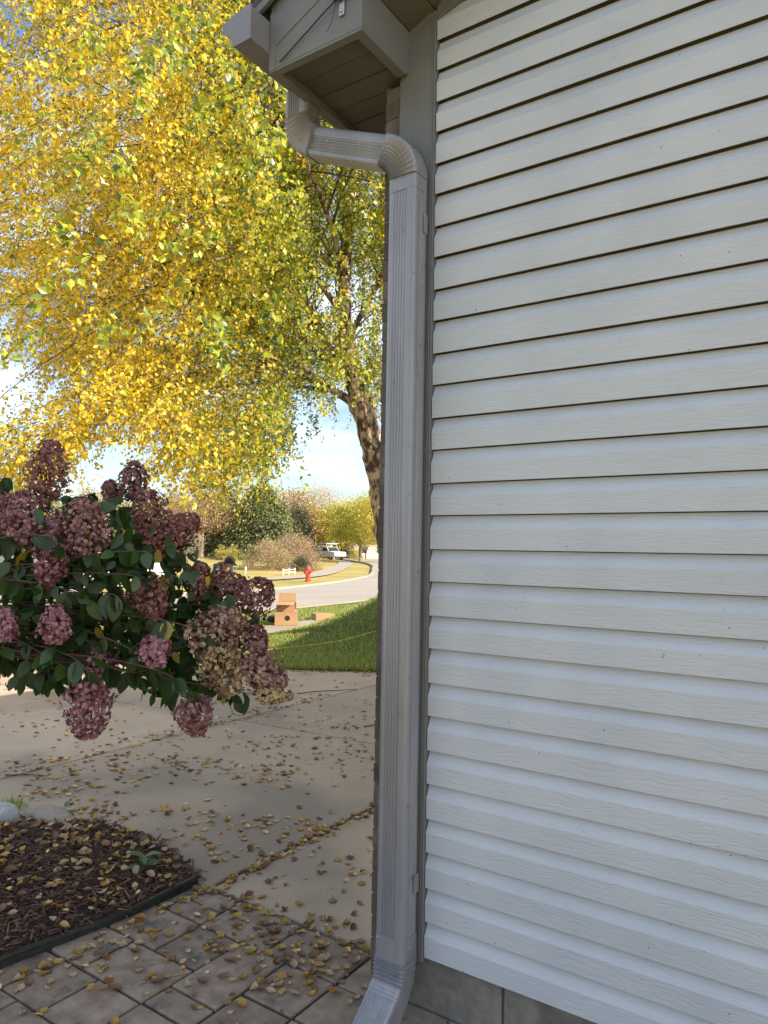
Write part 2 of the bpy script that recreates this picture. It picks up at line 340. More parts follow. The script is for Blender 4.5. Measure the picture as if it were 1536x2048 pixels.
# ------------------------------------------------------------------ house (garage corner)
house = empty('house', (0, 0, 0)); tag(house, 'grey vinyl sided garage corner filling the right half, with beige trim and boxed eave', 'house')
YS = .0205
ZB, E_, DEL = .25, .1143, .003
SL = .44
def rz_(x): return 3.53+SL*(min(x, 7.3-x)+.11)      # underside of the rake along the gable
# siding courses: dutch-lap profile
mb = MB(); k = 0
while ZB+k*E_ < 5.2:
    z0 = ZB+k*E_+(DEL if k % 2 else 0); z1 = ZB+(k+1)*E_+(DEL if (k+1) % 2 else 0); h = z1-z0
    pr = [(-.0168, z0+.045), (-.0172, z0+.003), (-.0188, z0+.0008), (-.0200, z0), (-.0213, z0+.0012), (-.0220, z0+h*.30), (-.0232, z0+h*.585), (-.0222, z0+h*.605), (-.0160, z0+h*.70), (-.0092, z0+h*.82), (-.0052, z0+h*.92), (-.0040, z0+h-.0025), (.0, z0+h-.0015)]
    xa, xb = .0075, 7.29
    # clip to the gable slope
    zt = z1
    if zt > rz_(0): xa = max(xa, (z0-3.53)/SL-.11); xb = 7.3-xa
    if xb-xa < .1: break
    nseg = 16; xs_ = np.linspace(xa, xb, nseg+1); secs = [[(x, y, z) for y, z in pr] for x in xs_]
    n = len(pr); v = [(p[0], p[1]+.0012*math.sin(p[0]*2.1+k*1.7)*math.sin(p[0]*.7+k), p[2]) for s_ in secs for p in s_]
    mb.add(v, [(i*n+q, i*n+q+1, (i+1)*n+q+1, (i+1)*n+q) for i in range(nseg) for q in range(n-1)])
    k += 1
sid = mb.build('siding', M_SID, house); sid.location.y = YS
# wall core behind the siding
mb = MB(); mb.prism([(-.12, .25), (7.3, .25), (7.3, rz_(7.3)), (3.65, rz_(3.65)), (-.12, rz_(-.12)-.02)], lambda a, b, t: (a, t, b), .045, .15)
mb.box(7.18, 7.3, .12, 7.68, .25, 3.6); mb.box(-.12, -.02, .12, 7.68, .25, 3.6); mb.box(-.12, 7.3, 7.68, 7.8, .25, 3.9)
mb.build('wall', mat('sheathing', (.17, .15, .125), (.24, .21, .18), scale=6, rough=.9), house)
# foundation of concrete blocks, each with its mortar joint
mb = MB(); mb.box(-.115, 7.28, .030, .2, -.3, .249, 1)
for row, (za, zb) in enumerate(((-.3, -.155), (-.145, .048), (.058, .249))):
    x = -.118-(.2 if row % 2 else 0)
    while x < 7.2:
        xa, xb = max(x, -.118), min(x+.388, 7.28)
        if xb-xa > .03: mb.box(xa, xb, .022, .03, za, zb, 0)
        x += .398
mb.build('foundation', [M_BLOCK, M_MORT], house, bevel=.002).location.y = YS
# corner board with its bead
mb = MB(); mb.box(-.143, -.0005, -.028, .0, .235, 3.56); mb.box(-.0005, .0045, -.031, -.001, .235, 3.56); mb.box(-.147, -.143, -.027, .004, .235, 3.35)
mb.build('corner_board', M_TRIM, house, bevel=.0015).location.y = YS
mb = MB(); mb.tube([(-.006, -.0295, .235), (-.006, -.0295, 3.55)], .0022, 6); mb.box(.0048, .0062, -.004, .0, .24, 3.55); mb.build('corner_bead', M_TRIM, house).location.y = YS
# frieze along the rake
def rake_fn(xa, xb, za, zb, y0, y1, mb, m=0):
    mb.add([(xa, y0, rz_(xa)+za), (xb, y0, rz_(xb)+za), (xb, y0, rz_(xb)+zb), (xa, y0, rz_(xa)+zb), (xa, y1, rz_(xa)+za), (xb, y1, rz_(xb)+za), (xb, y1, rz_(xb)+zb), (xa, y1, rz_(xa)+zb)],
           [(0, 1, 2, 3), (7, 6, 5, 4), (0, 4, 5, 1), (3, 2, 6, 7), (0, 3, 7, 4), (1, 5, 6, 2)], m)
mb = MB(); rake_fn(.005, 3.65, -.055, -.003, -.024, -.001, mb); rake_fn(3.65, 7.3, -.055, -.003, -.024, -.001, mb); mb.build('frieze', M_TRIM, house, bevel=.002).location.y = YS
# rake soffit panels, each a little proud of the next
mb = MB(); x = -.106; i = 0
while x < 7.2:
    xb = min(x+.1, 3.65 if x < 3.65 else 7.4); rake_fn(x, xb-.004, 0 if i % 4 else -.009, .012, -.285, .02, mb); x = xb; i += 1
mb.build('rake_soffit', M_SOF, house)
mb = MB(); rake_fn(-.106, 3.65, -.012, .185, -.30, -.286, mb); rake_fn(3.65, 7.8, -.012, .185, -.30, -.286, mb); mb.build('rake_fascia', M_TRIM, house, bevel=.002)
# boxed eave return
mb = MB()
zt = lambda x: 3.60+SL*(x+.578)-.012
mb.prism([(-.525, 3.36), (-.11, 3.36), (-.11, zt(-.11)), (-.525, zt(-.525))], lambda a, b, t: (a, t, b), -.300, -.290)
mb.add([(-.11, -.29, 3.36), (-.11, -.0005, 3.36), (-.11, -.0005, 3.60), (-.11, -.29, 3.60), (-.12, -.29, 3.36), (-.12, -.0005, 3.36), (-.12, -.0005, 3.60), (-.12, -.29, 3.60)],
       [(0, 1, 2, 3), (7, 6, 5, 4), (0, 4, 5, 1), (3, 2, 6, 7), (0, 3, 7, 4), (1, 5, 6, 2)])
# corner strip and diagonal trim seam, 2-3 mm proud
mb.box(-.527, -.497, -.3025, -.3002, 3.355, 3.575)
mb.prism([(-.497, 3.443), (-.115, 3.611), (-.115, zt(-.115)), (-.497, zt(-.497))], lambda a, b, t: (a, t, b), -.3030, -.3002)
rt = mb.build('eave_return', M_TRIM, house, bevel=.0012)
# soffit under box and eave
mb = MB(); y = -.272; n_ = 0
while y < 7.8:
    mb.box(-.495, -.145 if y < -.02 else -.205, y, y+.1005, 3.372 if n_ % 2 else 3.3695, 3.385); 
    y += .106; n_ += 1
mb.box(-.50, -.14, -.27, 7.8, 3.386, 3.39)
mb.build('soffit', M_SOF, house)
mb = MB(); mb.box(-.5255, -.492, -.2995, 7.9, 3.350, 3.3585); mb.box(-.492, -.1095, -.2995, -.270, 3.350, 3.3585); mb.box(-.146, -.1095, -.27, -.0265, 3.350, 3.3585)
mb.box(-.492, -.487, -.27, 7.9, 3.3585, 3.372); mb.box(-.487, -.146, -.27, -.266, 3.3585, 3.37); mb.box(-.150, -.146, -.266, -.03, 3.3585, 3.37)
mb.box(-.232, -.213, .03, 7.7, 3.335, 3.368)
mb.build('soffit_trim', M_TRIM, house)
mb = MB(); mb.box(-.5255, -.512, -.2895, 7.9, 3.359, 3.60); mb.build('fascia', M_TRIM, house)
# roof
def zr(x): return 3.60+SL*(min(x, 7.3-x)+.578)
mb = MB()
for xa, xb in ((-.615, 3.65), (7.915, 3.65)):
    for kk in range(1):
        f = lambda x: zr(x)
        v = [(xa, -.335, f(xa)), (xb, -.335, f(xb)), (xb, 8.1, f(xb)), (xa, 8.1, f(xa))]
        v = v+[(p[0], p[1], p[2]+.03) for p in v]
        mb.add(v, [(0, 1, 2, 3), (4, 7, 6, 5), (0, 4, 5, 1), (1, 5, 6, 2), (2, 6, 7, 3), (3, 7, 4, 0)])
for r_ in range(31):   # shingle butts
    for side in (0, 1):
        x = -.61+r_*.137; xa, xb = (x, x+.135) if not side else (7.3-x, 7.3-x-.135)
        z_ = zr(x)
        v = [(xa, -.337, z_+.0305), (xb, -.337, z_+SL*.135+.0305), (xb, 8.1, z_+SL*.135+.0305), (xa, 8.1, z_+.0305), (xa, -.337, z_+.038), (xb, -.337, z_+SL*.135+.032), (xb, 8.1, z_+SL*.135+.032), (xa, 8.1, z_+.038)]
        mb.add(v, [(4, 5, 6, 7), (0, 1, 5, 4), (0, 4, 7, 3)])
mb.build('roof', M_SHING, house)
mb = MB()
rk = [(-.60, -.3335), (3.65, -.3335)]
for xa, xb in ((-.60, 3.65), (7.9, 3.65)):
    v = [(xa, -.333, zr(xa)-.035), (xb, -.333, zr(xb)-.035), (xb, -.333, zr(xb)-.001), (xa, -.333, zr(xa)-.001)]
    v += [(p[0], -.318, p[2]) for p in v]
    mb.add(v, [(0, 1, 2, 3), (7, 6, 5, 4), (0, 4, 5, 1), (3, 2, 6, 7), (0, 3, 7, 4), (1, 5, 6, 2)])
mb.build('drip_edge', M_TRIM, house)
# brick front with garage door
mb = MB(); mb.box(-.2105, -.149, .004, 1.0, -.2, 3.34, 1); mb.box(-.2075, -.149, 6.5, 7.6, -.2, 3.34, 1); mb.box(-.2075, -.149, 1.0, 6.5, 2.35, 3.34, 1)
row = 0; z = -.2
while z < 3.28:
    y = .0015-(.105 if row % 2 else 0)
    while y < 7.6:
        ya, yb = max(y, .0015), min(y+.2, 7.6)
        if not (z < 2.32 and yb > 1.0 and ya < 6.5) and yb-ya > .02:
            dx = random.uniform(-.002, .002); mb.box(-.212+dx, -.207, ya, yb, z, z+.066, 0)
            if ya < .01: mb.box(-.212+dx, -.152, .0008, .0035, z, z+.066, 0)
        y += .21
    z += .076; row += 1
mb.build('brick_wall', [M_BRICK, M_MORT], house)
gd = MB()
for q in range(4): gd.box(-.14, -.12, 1.02, 6.48, .02+q*.58, .02+q*.58+.575)
for q in range(4):
    for w_ in range(8): gd.box(-.146, -.1405, 1.1+w_*.675, 1.1+w_*.675+.55, .1+q*.58, .1+q*.58+.42)
gd.build('garage_door', M_WHITE, house, bevel=.004)
mb = MB(); mb.box(-.219, -.12, .985, 1.02, 0, 2.34); mb.box(-.219, -.12, 6.48, 6.515, 0, 2.34); mb.box(-.219, -.12, .985, 6.515, 2.345, 2.4); mb.build('door_frame', M_TRIM, house)
# unseen house added beyond the garage, its eave line set to shade the lawn
nh = empty('lawn_shade_house', (0, 0, 0)); tag(nh, 'unseen two storey house added behind the garage to shade the front lawn', 'house')
a = np.array([3.76, 8.6]); b = np.array([-.85, 20.3]); d = (b-a)/np.linalg.norm(b-a); nrm = np.array([d[1], -d[0]])
if nrm[0] < 0: nrm = -nrm
def NQ(t, w, z): p = a+d*t+nrm*w; return (p[0], p[1], z)
mb = MB(); Ln = 12.4
vv = [NQ(0, .5, 0), NQ(Ln, .5, 0), NQ(Ln, 8, 0), NQ(0, 8, 0)]; mb.add(vv+[(p[0], p[1], 6.2) for p in vv], [(0, 1, 5, 4), (1, 2, 6, 5), (2, 3, 7, 6), (3, 0, 4, 7)])
mb.build('wall', M_SID, nh)
mb = MB(); vv = [NQ(-.3, 0, 6.5), NQ(Ln+.3, 0, 6.5), NQ(Ln+.3, 4.25, 8.2), NQ(-.3, 4.25, 8.2), NQ(-.3, 8.5, 6.5), NQ(Ln+.3, 8.5, 6.5), NQ(-.3, 0, 6.2), NQ(Ln+.3, 0, 6.2), NQ(-.3, 8.5, 6.2), NQ(Ln+.3, 8.5, 6.2)]
mb.add(vv, [(0, 1, 2, 3), (3, 2, 5, 4), (6, 7, 1, 0), (4, 5, 9, 8), (6, 0, 3, 4, 8), (7, 9, 5, 2, 1), (6, 8, 9, 7)]); mb.build('roof', M_SHING, nh)
for t in (2, 6, 10):
    for z in (1, 3.8):
        mb = MB(); p = [NQ(t-.6, .46, z), NQ(t+.6, .46, z), NQ(t+.6, .46, z+1.3), NQ(t-.6, .46, z+1.3)]; q = [NQ(t-.6, .52, z), NQ(t+.6, .52, z), NQ(t+.6, .52, z+1.3), NQ(t-.6, .52, z+1.3)]
        mb.add(p+q, [(0, 1, 2, 3), (0, 4, 5, 1), (1, 5, 6, 2), (2, 6, 7, 3), (3, 7, 4, 0)]); mb.build('window', M_GLASS, nh)

# ------------------------------------------------------------------ gutter
gut = empty('gutter', (-.59, -.4, 3.42)); tag(gut, 'grey metal eave gutter with closed end cap jutting past the boxed eave', 'gutter')
gp = [(-.529, 3.426), (-.613, 3.424), (-.617, 3.452), (-.640, 3.478), (-.662, 3.49), (-.669, 3.50), (-.669, 3.523), (-.655, 3.525), (-.655, 3.520), (-.665, 3.516), (-.664, 3.503), (-.637, 3.482), (-.612, 3.454), (-.609, 3.429), (-.533, 3.431), (-.532, 3.545), (-.529, 3.545)]
mb = MB(); o3 = (-.59, -.4, 3.42)
n = len(gp); v = [(x, -.398, z) for x, z in gp]+[(x, 7.95, z) for x, z in gp]
mb.add(v, [(i, (i+1) % n, n+(i+1) % n, n+i) for i in range(n)])
mb.build('gutter_trough', M_GUT, gut, off=o3).location = (0, 0, 0)
mb = MB(); mb.prism([(-.527, 3.423), (-.615, 3.421), (-.620, 3.452), (-.642, 3.476), (-.671, 3.492), (-.671, 3.528), (-.60, 3.545), (-.527, 3.553)], lambda a, b, t: (a, t, b), -.402, -.3975)
mb.build('end_cap', M_GUT, gut, off=o3, bevel=.001).location = (0, 0, 0)

# ------------------------------------------------------------------ downspout
ds = empty('downspout', (-.0695, -.058, 0)); tag(ds, 'ribbed grey metal downspout running down the house corner in front of the siding', 'downspout')
OD = (-.0695, -.058, 0)
Wd, Dd, Rc = .115, .088, .015
def prof(rib_f=.0030, rib_s=.0018, grow=0.0, gf=0.0):
    """closed section as (a, b): a across the front, b outwards (+ is the front)"""
    P = []; w, d = Wd/2+grow, Dd/2+grow
    def side(p0, p1, nrm, nr, amp, skip=.16, skip2=None):
        skip2 = skip if skip2 is None else skip2
        n = nr*6 if nr else 6; out = []
        L_ = math.dist(p0, p1)
        for i in range(n+1):
            t = i/n; x = p0[0]+(p1[0]-p0[0])*t; y = p0[1]+(p1[1]-p0[1])*t; q = 0
            if nr and skip < t < 1-skip2:
                u = (t-skip)/(1-skip-skip2)*nr; q = -amp*max(0, math.sin(math.pi*(u % 1)))**1.1 if amp else 0
            out.append((x+nrm[0]*q, y+nrm[1]*q))
        return out
    def corner(cx, cy, a0):
        return [(cx+Rc*math.cos(a0+i*math.pi/8), cy+Rc*math.sin(a0+i*math.pi/8)) for i in range(1, 4)]
    P += side((-w+Rc, d+gf), (w-Rc, d+gf), (0, 1), 5, rib_f, .06, .26)
    P += [(w-Rc+Rc*math.sin(t), d+gf*math.cos(t)-Rc+Rc*math.cos(t)) for t in (R(25), R(50), R(75))]
    P += side((w, d-Rc), (w, -d+Rc), (1, 0), 3, rib_s)
    P += [(w-Rc+Rc*math.cos(t), -d+Rc-Rc*math.sin(t)) for t in (R(25), R(50), R(75))]
    P += side((w-Rc, -d), (-w+Rc, -d), (0, -1), 0, 0)
    P += [(-w+Rc-Rc*math.sin(t), -d+Rc-Rc*math.cos(t)) for t in (R(25), R(50), R(75))]
    P += side((-w, -d+Rc), (-w, d-Rc), (-1, 0), 3, rib_s)
    P += [(-w+Rc-Rc*math.cos(t), d+gf*math.sin(t)-Rc+Rc*math.sin(t)) for t in (R(25), R(50), R(75))]
    return P
def sec(c, s_, n_, P, fan=None):
    c = Vector(c); s_ = Vector(s_); n_ = Vector(n_)
    return [tuple(c+s_*a+n_*b) for a, b in P]
FN = Vector((0, -1, 0)); Yd = -.058
def frame_xz(t): t = Vector(t).normalized(); return FN.cross(t)
# outlet drop
def straight(name, p0, p1, P, parent, m=M_DS, nseg=2, flare=0):
    t = (Vector(p1)-Vector(p0)).normalized(); s_ = frame_xz(t); mb = MB(); secs = []
    for i in range(nseg+1): secs.append(sec(Vector(p0).lerp(Vector(p1), i/nseg), s_, FN, P))
    mb.sweep(secs); return mb.build(name, m, parent, smooth='auto', off=OD)
def fix(o): o.location = (0, 0, 0); return o
def elbow(name, C, r, a0, a1, ncr, kind, parent, grid=False):
    """bend in the x-z plane round C; angles measured so that point = C + r(cos, sin)"""
    secs = []; n = ncr*6
    for i in range(n+1):
        u = i/n; a = a0+(a1-a0)*u; sgn = 1 if a1 > a0 else -1
        p = Vector((C[0]+r*math.cos(a), Yd, C[1]+r*math.sin(a))); t = Vector((-math.sin(a)*sgn, 0, math.cos(a)*sgn))
        ph = (u*ncr) % 1; saw = ph if .001 < u < .999 else 0
        rid = .0058*(1-ph)**3 if ncr else 0
        s_ = frame_xz(t)
        P = prof(.0022 if grid else .0006, .0005, grow=.0008+rid*.35, gf=rid)
        # crimps run deepest on the inner side of the bend
        inner = 1 if (Vector((C[0], Yd, C[1]))-p).dot(s_) > 0 else -1
        Q = []
        for a_, b_ in P:
            k_ = max(0, min(1, .5+inner*a_/Wd)); pinch = .0065*k_*(math.sin(math.pi*ph)**2)
            Q.append((a_-inner*pinch*.8*(abs(a_) > Wd*.4), b_-(pinch*(.7 if b_ > Dd*.4 else 0))))
        secs.append(sec(p, s_, FN, Q))
    mb = MB(); mb.sweep(secs); return fix(mb.build(name, M_DS, parent, smooth='auto', off=OD))
z1e = 3.308; Rb = .13; ang = R(68)
fix(straight('outlet_pipe', (-.572, Yd, 3.4235), (-.572, Yd, z1e), prof(), ds))
elbow('upper_elbow', (-.572+Rb, z1e), Rb, math.pi, math.pi+ang, 9, 0, ds)
e1 = Vector((-.572+Rb-Rb*math.cos(ang), Yd, z1e-Rb*math.sin(ang)))
z2e = 2.926; ang2 = ang
e2 = Vector((-.0695-Rb+Rb*math.cos(ang2), Yd, z2e+Rb*math.sin(ang2)))
fix(straight('offset_pipe', e1, e2, prof(.0045, .0014, grow=-.001), ds))
elbow('lower_elbow', (-.0695-Rb, z2e), Rb, ang2, 0, 10, 0, ds, grid=True)
def vert_pipe(name, za, zb, P): 
    mb = MB(); secs = [sec((-.0695, Yd, za+(zb-za)*i/30), (1, 0, 0), FN, P) for i in range(31)]
    mb.sweep(secs); return fix(mb.build(name, M_DS, ds, smooth='auto', off=OD))
vert_pipe('elbow_collar', z2e, z2e-.05, prof(.0016, .0008, grow=.0006))
vert_pipe('pipe', z2e-.05, .31, prof(.0052, .0024))
vert_pipe('lower_collar', .335, .262, prof(.0, .0, grow=.0016))
# kick-out elbow: bends from the wall towards the yard
secs = []; n = 9*6; Rk = .165; Cy, Cz = Yd-Rk, .262; A1 = R(52)
for i in range(n+1):
    u = i/n; a = A1*u; p = Vector((-.0695, Cy+Rk*math.cos(a), Cz-Rk*math.sin(a))); t = Vector((0, -math.sin(a), -math.cos(a)))
    s_ = Vector((1, 0, 0)); n__ = t.cross(s_); ph = (u*9) % 1; act = 1 if u < .62 else .15
    rid = .0062*(1-ph)**3*act
    secs.append(sec(p, s_, n__, prof(.0003+.0019*max(0, (u-.6)/.4), .0004, grow=.0012+rid*.4, gf=rid)))
t = Vector((0, -math.sin(A1), -math.cos(A1))); n__ = t.cross(Vector((1, 0, 0)))
for q in (.02, .06, .11): secs.append(sec(p+t*q, (1, 0, 0), n__, prof(.0022, .001, grow=.0012)))
mb = MB(); mb.sweep(secs); fix(mb.build('kick_out_elbow', M_DS, ds, smooth='auto', off=OD))
# strap ends on the side face, screws
def plate(zc, hh, ww):
    mb = MB(); x = -.0695+Wd/2
    mb.box(x+.0004, x+.0022, -.045, -.045+ww, zc-hh, zc+hh); mb.box(x+.002, x+.0022, -.049, -.045, zc-hh*.9, zc+hh); return fix(mb.build('strap', M_DS, ds, off=OD, bevel=.0006))
plate(2.765, .035, .024); plate(.50, .03, .03)
def screw(p, axis):
    mb = MB(); M_ = Vector(axis).to_track_quat('Z', 'Y').to_matrix(); mb.lathe([(.0035, -.001), (.0035, .001), (.002, .0022)], p, 8, 0, M_); return fix(mb.build('screw', M_METAL, ds, off=OD))
for p, ax in [((-.405, -.104, 3.155), (0, -1, 0)), ((-.255, -.104, 3.095), (0, -1, 0)), ((-.0115, -.045, 2.79), (1, 0, 0)), ((-.0115, -.038, .475), (1, 0, 0)), ((-.010, -.065, .305), (1, 0, 0)), ((-.115, -.1045, .325), (0, -1, 0))]: screw(p, ax)

# ------------------------------------------------------------------ cable on the eave
cb = empty('cable_bundle', (-.2, -.305, 3.46)); tag(cb, 'dark cable bundle knotted on a metal strap at the front of the boxed eave', 'cable')
OC = (-.2, -.305, 3.46)
mb = MB(); mb.box(-.203, -.182, -.3085, -.3055, 3.424, 3.62); mb.lathe([(.010, 3.424-.001), (.0102, 3.4245)], (0, 0, 0), 4)
mb = MB(); mb.box(-.203, -.181, -.3085, -.3035, 3.428, 3.60); fix(mb.build('metal_strap', M_METAL, cb, off=OC, bevel=.002))
mb = MB(); mb.lathe([(.007, 0), (.007, .004), (.004, .007)], (-.192, -.3085, 3.443), 6, 0, Vector((0, -1, 0)).to_track_quat('Z', 'Y').to_matrix()); fix(mb.build('bolt', M_METAL, cb, off=OC))
def wob(p, q, n, a, sag=0): return [tuple(Vector(p).lerp(Vector(q), i/n)+Vector((random.uniform(-a, a), random.uniform(-a, 0), random.uniform(-a, a)-sag*math.sin(math.pi*i/n)))) for i in range(n+1)]
mb = MB(); mb.tube(wob((-.222, -.312, 3.484), (-.470, -.3065, 3.368), 9, .0012), .0026, 6)
for q in range(4): mb.tube(wob((-.222, -.312, 3.482), (-.08+.02*q, -.325, 3.535+.02*q), 7, .004, .01), .0018, 5)
for q in range(3):
    mb.tube([(-.192+.030*math.cos(t)*(1+.2*q), -.315-.004*q, 3.492+.016*math.sin(t)+.004*q) for t in np.linspace(0, 2*math.pi, 13)], .0017, 5)
for q in range(3): mb.tube(wob((-.21, -.314, 3.49), (-.25+.02*q, -.314, 3.56), 6, .003), .0016, 5)
fix(mb.build('cable', M_CABLE, cb, off=OC))
mb = MB(); mb.tube([(-.212, -.316, 3.485), (-.209, -.318, 3.465), (-.216, -.318, 3.44), (-.226, -.317, 3.415), (-.243, -.316, 3.392), (-.249, -.316, 3.389)], .0013, 5); fix(mb.build('loose_wire', M_WIRE, cb, off=OC))

# ------------------------------------------------------------------ scatter helpers
def unit(a): return a/np.maximum(np.linalg.norm(a, axis=-1, keepdims=True), 1e-9)
def scatter(TV, TF, P, D, Nn, sc):
    """copies of a small template at points P, long axis D, normal Nn, size sc -> V, [F]"""
    D = unit(D); X = unit(np.cross(D, Nn)); Z = np.cross(X, D); sc = np.broadcast_to(np.asarray(sc, float), (len(P),))
    TV = np.asarray(TV, float); V = P[:, None]+(X[:, None]*TV[None, :, 0:1]+D[:, None]*TV[None, :, 1:2]+Z[:, None]*TV[None, :, 2:3])*sc[:, None, None]
    F = (np.asarray(TF)[None]+(np.arange(len(P))*len(TV))[:, None, None]).reshape(-1, np.asarray(TF).shape[1])
    return V.reshape(-1, 3), F
def rvec(n): return unit(rng.normal(size=(n, 3)))
KITE = ([(0, 0, 0), (.36, .40, .06), (0, 1, 0), (-.36, .40, .06), (0, .42, -.05)], [(0, 1, 4), (1, 2, 4), (2, 3, 4), (3, 0, 4)])
KITE2 = ([(0, 0, 0), (.36, .42, .07), (0, 1, 0), (-.36, .42, .07)], [(0, 1, 2, 3)])
def leaf_template(rows=6, w=.34, droop=.25, fold=.10, tip=.8):
    V = []; F = []
    for i in range(rows+1):
        t = i/rows; ww = w*math.sin(math.pi*min(1, t**tip))**.8 if 0 < t < 1 else .0; z = -droop*t*t
        V += [(-ww, t, z+fold*ww/w), (0, t, z), (ww, t, z+fold*ww/w)]
    for i in range(rows):
        b = 3*i; F += [(b, b+1, b+4, b+3), (b+1, b+2, b+5, b+4)]
    return V, F
def cw(r, s, z=None):
    r = np.asarray(r, float); s = np.asarray(s, float); x = CAM[0]+r*DR[0]+s*DF[0]; y = CAM[1]+r*DR[1]+s*DF[1]
    return (x, y) if z is None else np.stack([x, y, np.broadcast_to(z, x.shape)], -1)
def twigs(name, segs, rad, mtl, parent, n=3):
    """thin three-sided twigs; segs: array (k, m, 3) of polylines"""
    segs = np.asarray(segs, float); k, m, _ = segs.shape; rad = np.asarray(rad, float)
    rad = np.broadcast_to(rad, (k, m)) if rad.ndim < 2 else rad
    T = unit(np.gradient(segs, axis=1)); A = unit(np.cross(T, np.array([.3, .5, .81]))); B = np.cross(T, A)
    V = np.stack([segs+(A*math.cos(2*math.pi*q/n)+B*math.sin(2*math.pi*q/n))*rad[..., None] for q in range(n)], 2)
    idx = np.arange(k*m*n).reshape(k, m, n); F = []
    for q in range(n):
        p = (q+1) % n; F.append(np.stack([idx[:, :-1, q], idx[:, :-1, p], idx[:, 1:, p], idx[:, 1:, q]], -1).reshape(-1, 4))
    return npmesh(name, V.reshape(-1, 3), np.concatenate(F), mtl, parent, smooth=True)

# ------------------------------------------------------------------ front lawn with a low mound
ex = np.array([-13, -11.4, -9, -8, -5.3, -4.2, -2, 6]); ey = np.array([2.7, 3.2, 4.0, 4.35, 5.2, 5.84, 6.3, 6.5])
def edge(x): return np.interp(x, ex, ey)
def nearx(y): return np.interp(y, near[:, 1], near[:, 0])
def HL(x, y): return .03+.85*sm((y-6.6)/4.8)*sm((x+8.2)/1.3)*(1-.5*sm((y-18)/12))
nu, nv = 90, 130; u = np.linspace(0, 1, nu); v = np.linspace(0, 1, nv)**1.6
UU, VV = np.meshgrid(u, v); X0 = -11.5+UU*16; ys = edge(X0)+.012*np.sin(X0*7)+.01*np.sin(X0*17); YY = ys+VV*(44-ys); nxx = nearx(YY); XX = nxx+.01+UU*(4.5-nxx)
idx = np.arange(nu*nv).reshape(nv, nu); F = np.stack([idx[:-1, :-1], idx[:-1, 1:], idx[1:, 1:], idx[1:, :-1]], -1).reshape(-1, 4)
Z = HL(XX, YY)
V = np.c_[XX.ravel(), YY.ravel(), Z.ravel()]
sk = V[:nu].copy(); sk[:, 2] = -.03; V = np.r_[V, sk]; n0 = nu*nv
F2 = np.array([(i, n0+i, n0+i+1, i+1) for i in range(nu-1)])
tag(npmesh('front_lawn', V, np.r_[F, F2], M_LAWN, smooth=True), kind='structure')
n = 150000; gx_ = rng.uniform(-11.3, -2.2, n); gy_ = edge(gx_)+rng.uniform(0, 1, n)**1.5*13.5
fpx = np.interp(gy_, nsw[:, 1], nsw[:, 0]); ok = ~((gx_ > fpx-.02) & (gx_ < fpx+1.0)) & (gx_ > nearx(gy_)+.2)
gx_, gy_ = gx_[ok], gy_[ok]; n = len(gx_)
P = np.c_[gx_, gy_, HL(gx_, gy_)-.01]; D = unit(np.c_[rng.normal(0, .45, n), rng.normal(0, .45, n), np.ones(n)]); 
Vg, Fg_ = scatter([(-.09, 0, 0), (.09, 0, 0), (0, 1, .15)], [(0, 1, 2)], P, D, rvec(n), rng.uniform(.04, .085, n))
M_G1 = leafmat('grass_green', (.19, .28, .025), (.38, .46, .05), trans=.4, val=.35); M_G2 = leafmat('grass_dry', (.42, .40, .10), (.52, .48, .16), trans=.3, val=.3)
tag(npmesh('lawn_grass', Vg, Fg_, [M_G1, M_G2], mi=(rng.random(n) < .36).astype(int)), 'short green grass covering the front lawn beside the driveway', 'grass', kind='stuff')

# ------------------------------------------------------------------ planting bed
bx = np.linspace(-4.6, -1.445, 40)
def bed_right(y): return np.interp(y, [-3.2, -1.6, -1.0, -.6, -.3, -.05, .2, .5], [-1.85, -1.62, -1.56, -1.50, -1.455, -1.43, -1.428, -1.44])-.004
def bed_top(x): return np.interp(x, [-4.6, -3.3, -2.98, -2.42, -2.0, -1.7, -1.445], [-.6, -.05, .16, .44, .46, .38, .30])
U, Vv = np.meshgrid(np.linspace(0, 1, 60), np.linspace(0, 1, 50)); X = -4.6+U*(3.155); yt = bed_top(X)+.015*np.sin(X*23)+.01*np.sin(X*51); Y = -3.2+Vv*(yt+3.2)
X = X+(np.clip((X+3)/1.55, 0, 1))*(bed_right(Y)+1.445)
hb = .015+.07*sm((yt-Y)/.5)*sm((-1.445-X)/.35+.2)+.012*np.sin(X*31+Y*17)*np.sin(Y*29)
def bedz(x, y):
    yt = bed_top(x); return .015+.07*sm((yt-y)/.5)*sm((-1.445-x)/.35+.2)
idx = np.arange(3000).reshape(50, 60); F = np.stack([idx[:-1, :-1], idx[:-1, 1:], idx[1:, 1:], idx[1:, :-1]], -1).reshape(-1, 4)
tag(npmesh('planting_bed', np.c_[X.ravel(), Y.ravel(), hb.ravel()], F, M_MULCH, smooth=True), kind='structure')
n = 24000; x = rng.uniform(-3.6, -1.45, n); y = bed_top(x)+.03-rng.uniform(0, 1, n)**1.2*2.3
ok = x < bed_right(y)-.015; x, y = x[ok], y[ok]; n = len(x)
P = np.c_[x, y, bedz(x, y)+rng.uniform(0, .022, n)]; D = unit(np.c_[rng.normal(size=n), rng.normal(size=n), rng.normal(0, .22, n)])
BXV = [(-.09, 0, 0), (.09, 0, 0), (.07, 1, .03), (-.06, 1, .02), (-.03, .1, .10), (.04, .9, .10)]
Vc, Fc = scatter(BXV, [(0, 1, 4), (1, 2, 5), (2, 3, 5), (3, 0, 4), (0, 3, 5), (1, 5, 4), (0, 5, 4)], P, D, np.c_[rng.normal(0, .3, (n, 2)), np.ones(n)], rng.uniform(.012, .055, n))
tag(npmesh('bark_mulch', Vc, Fc, M_CHIP), 'dark brown shredded bark mulch filling the planting bed', 'mulch', kind='stuff')
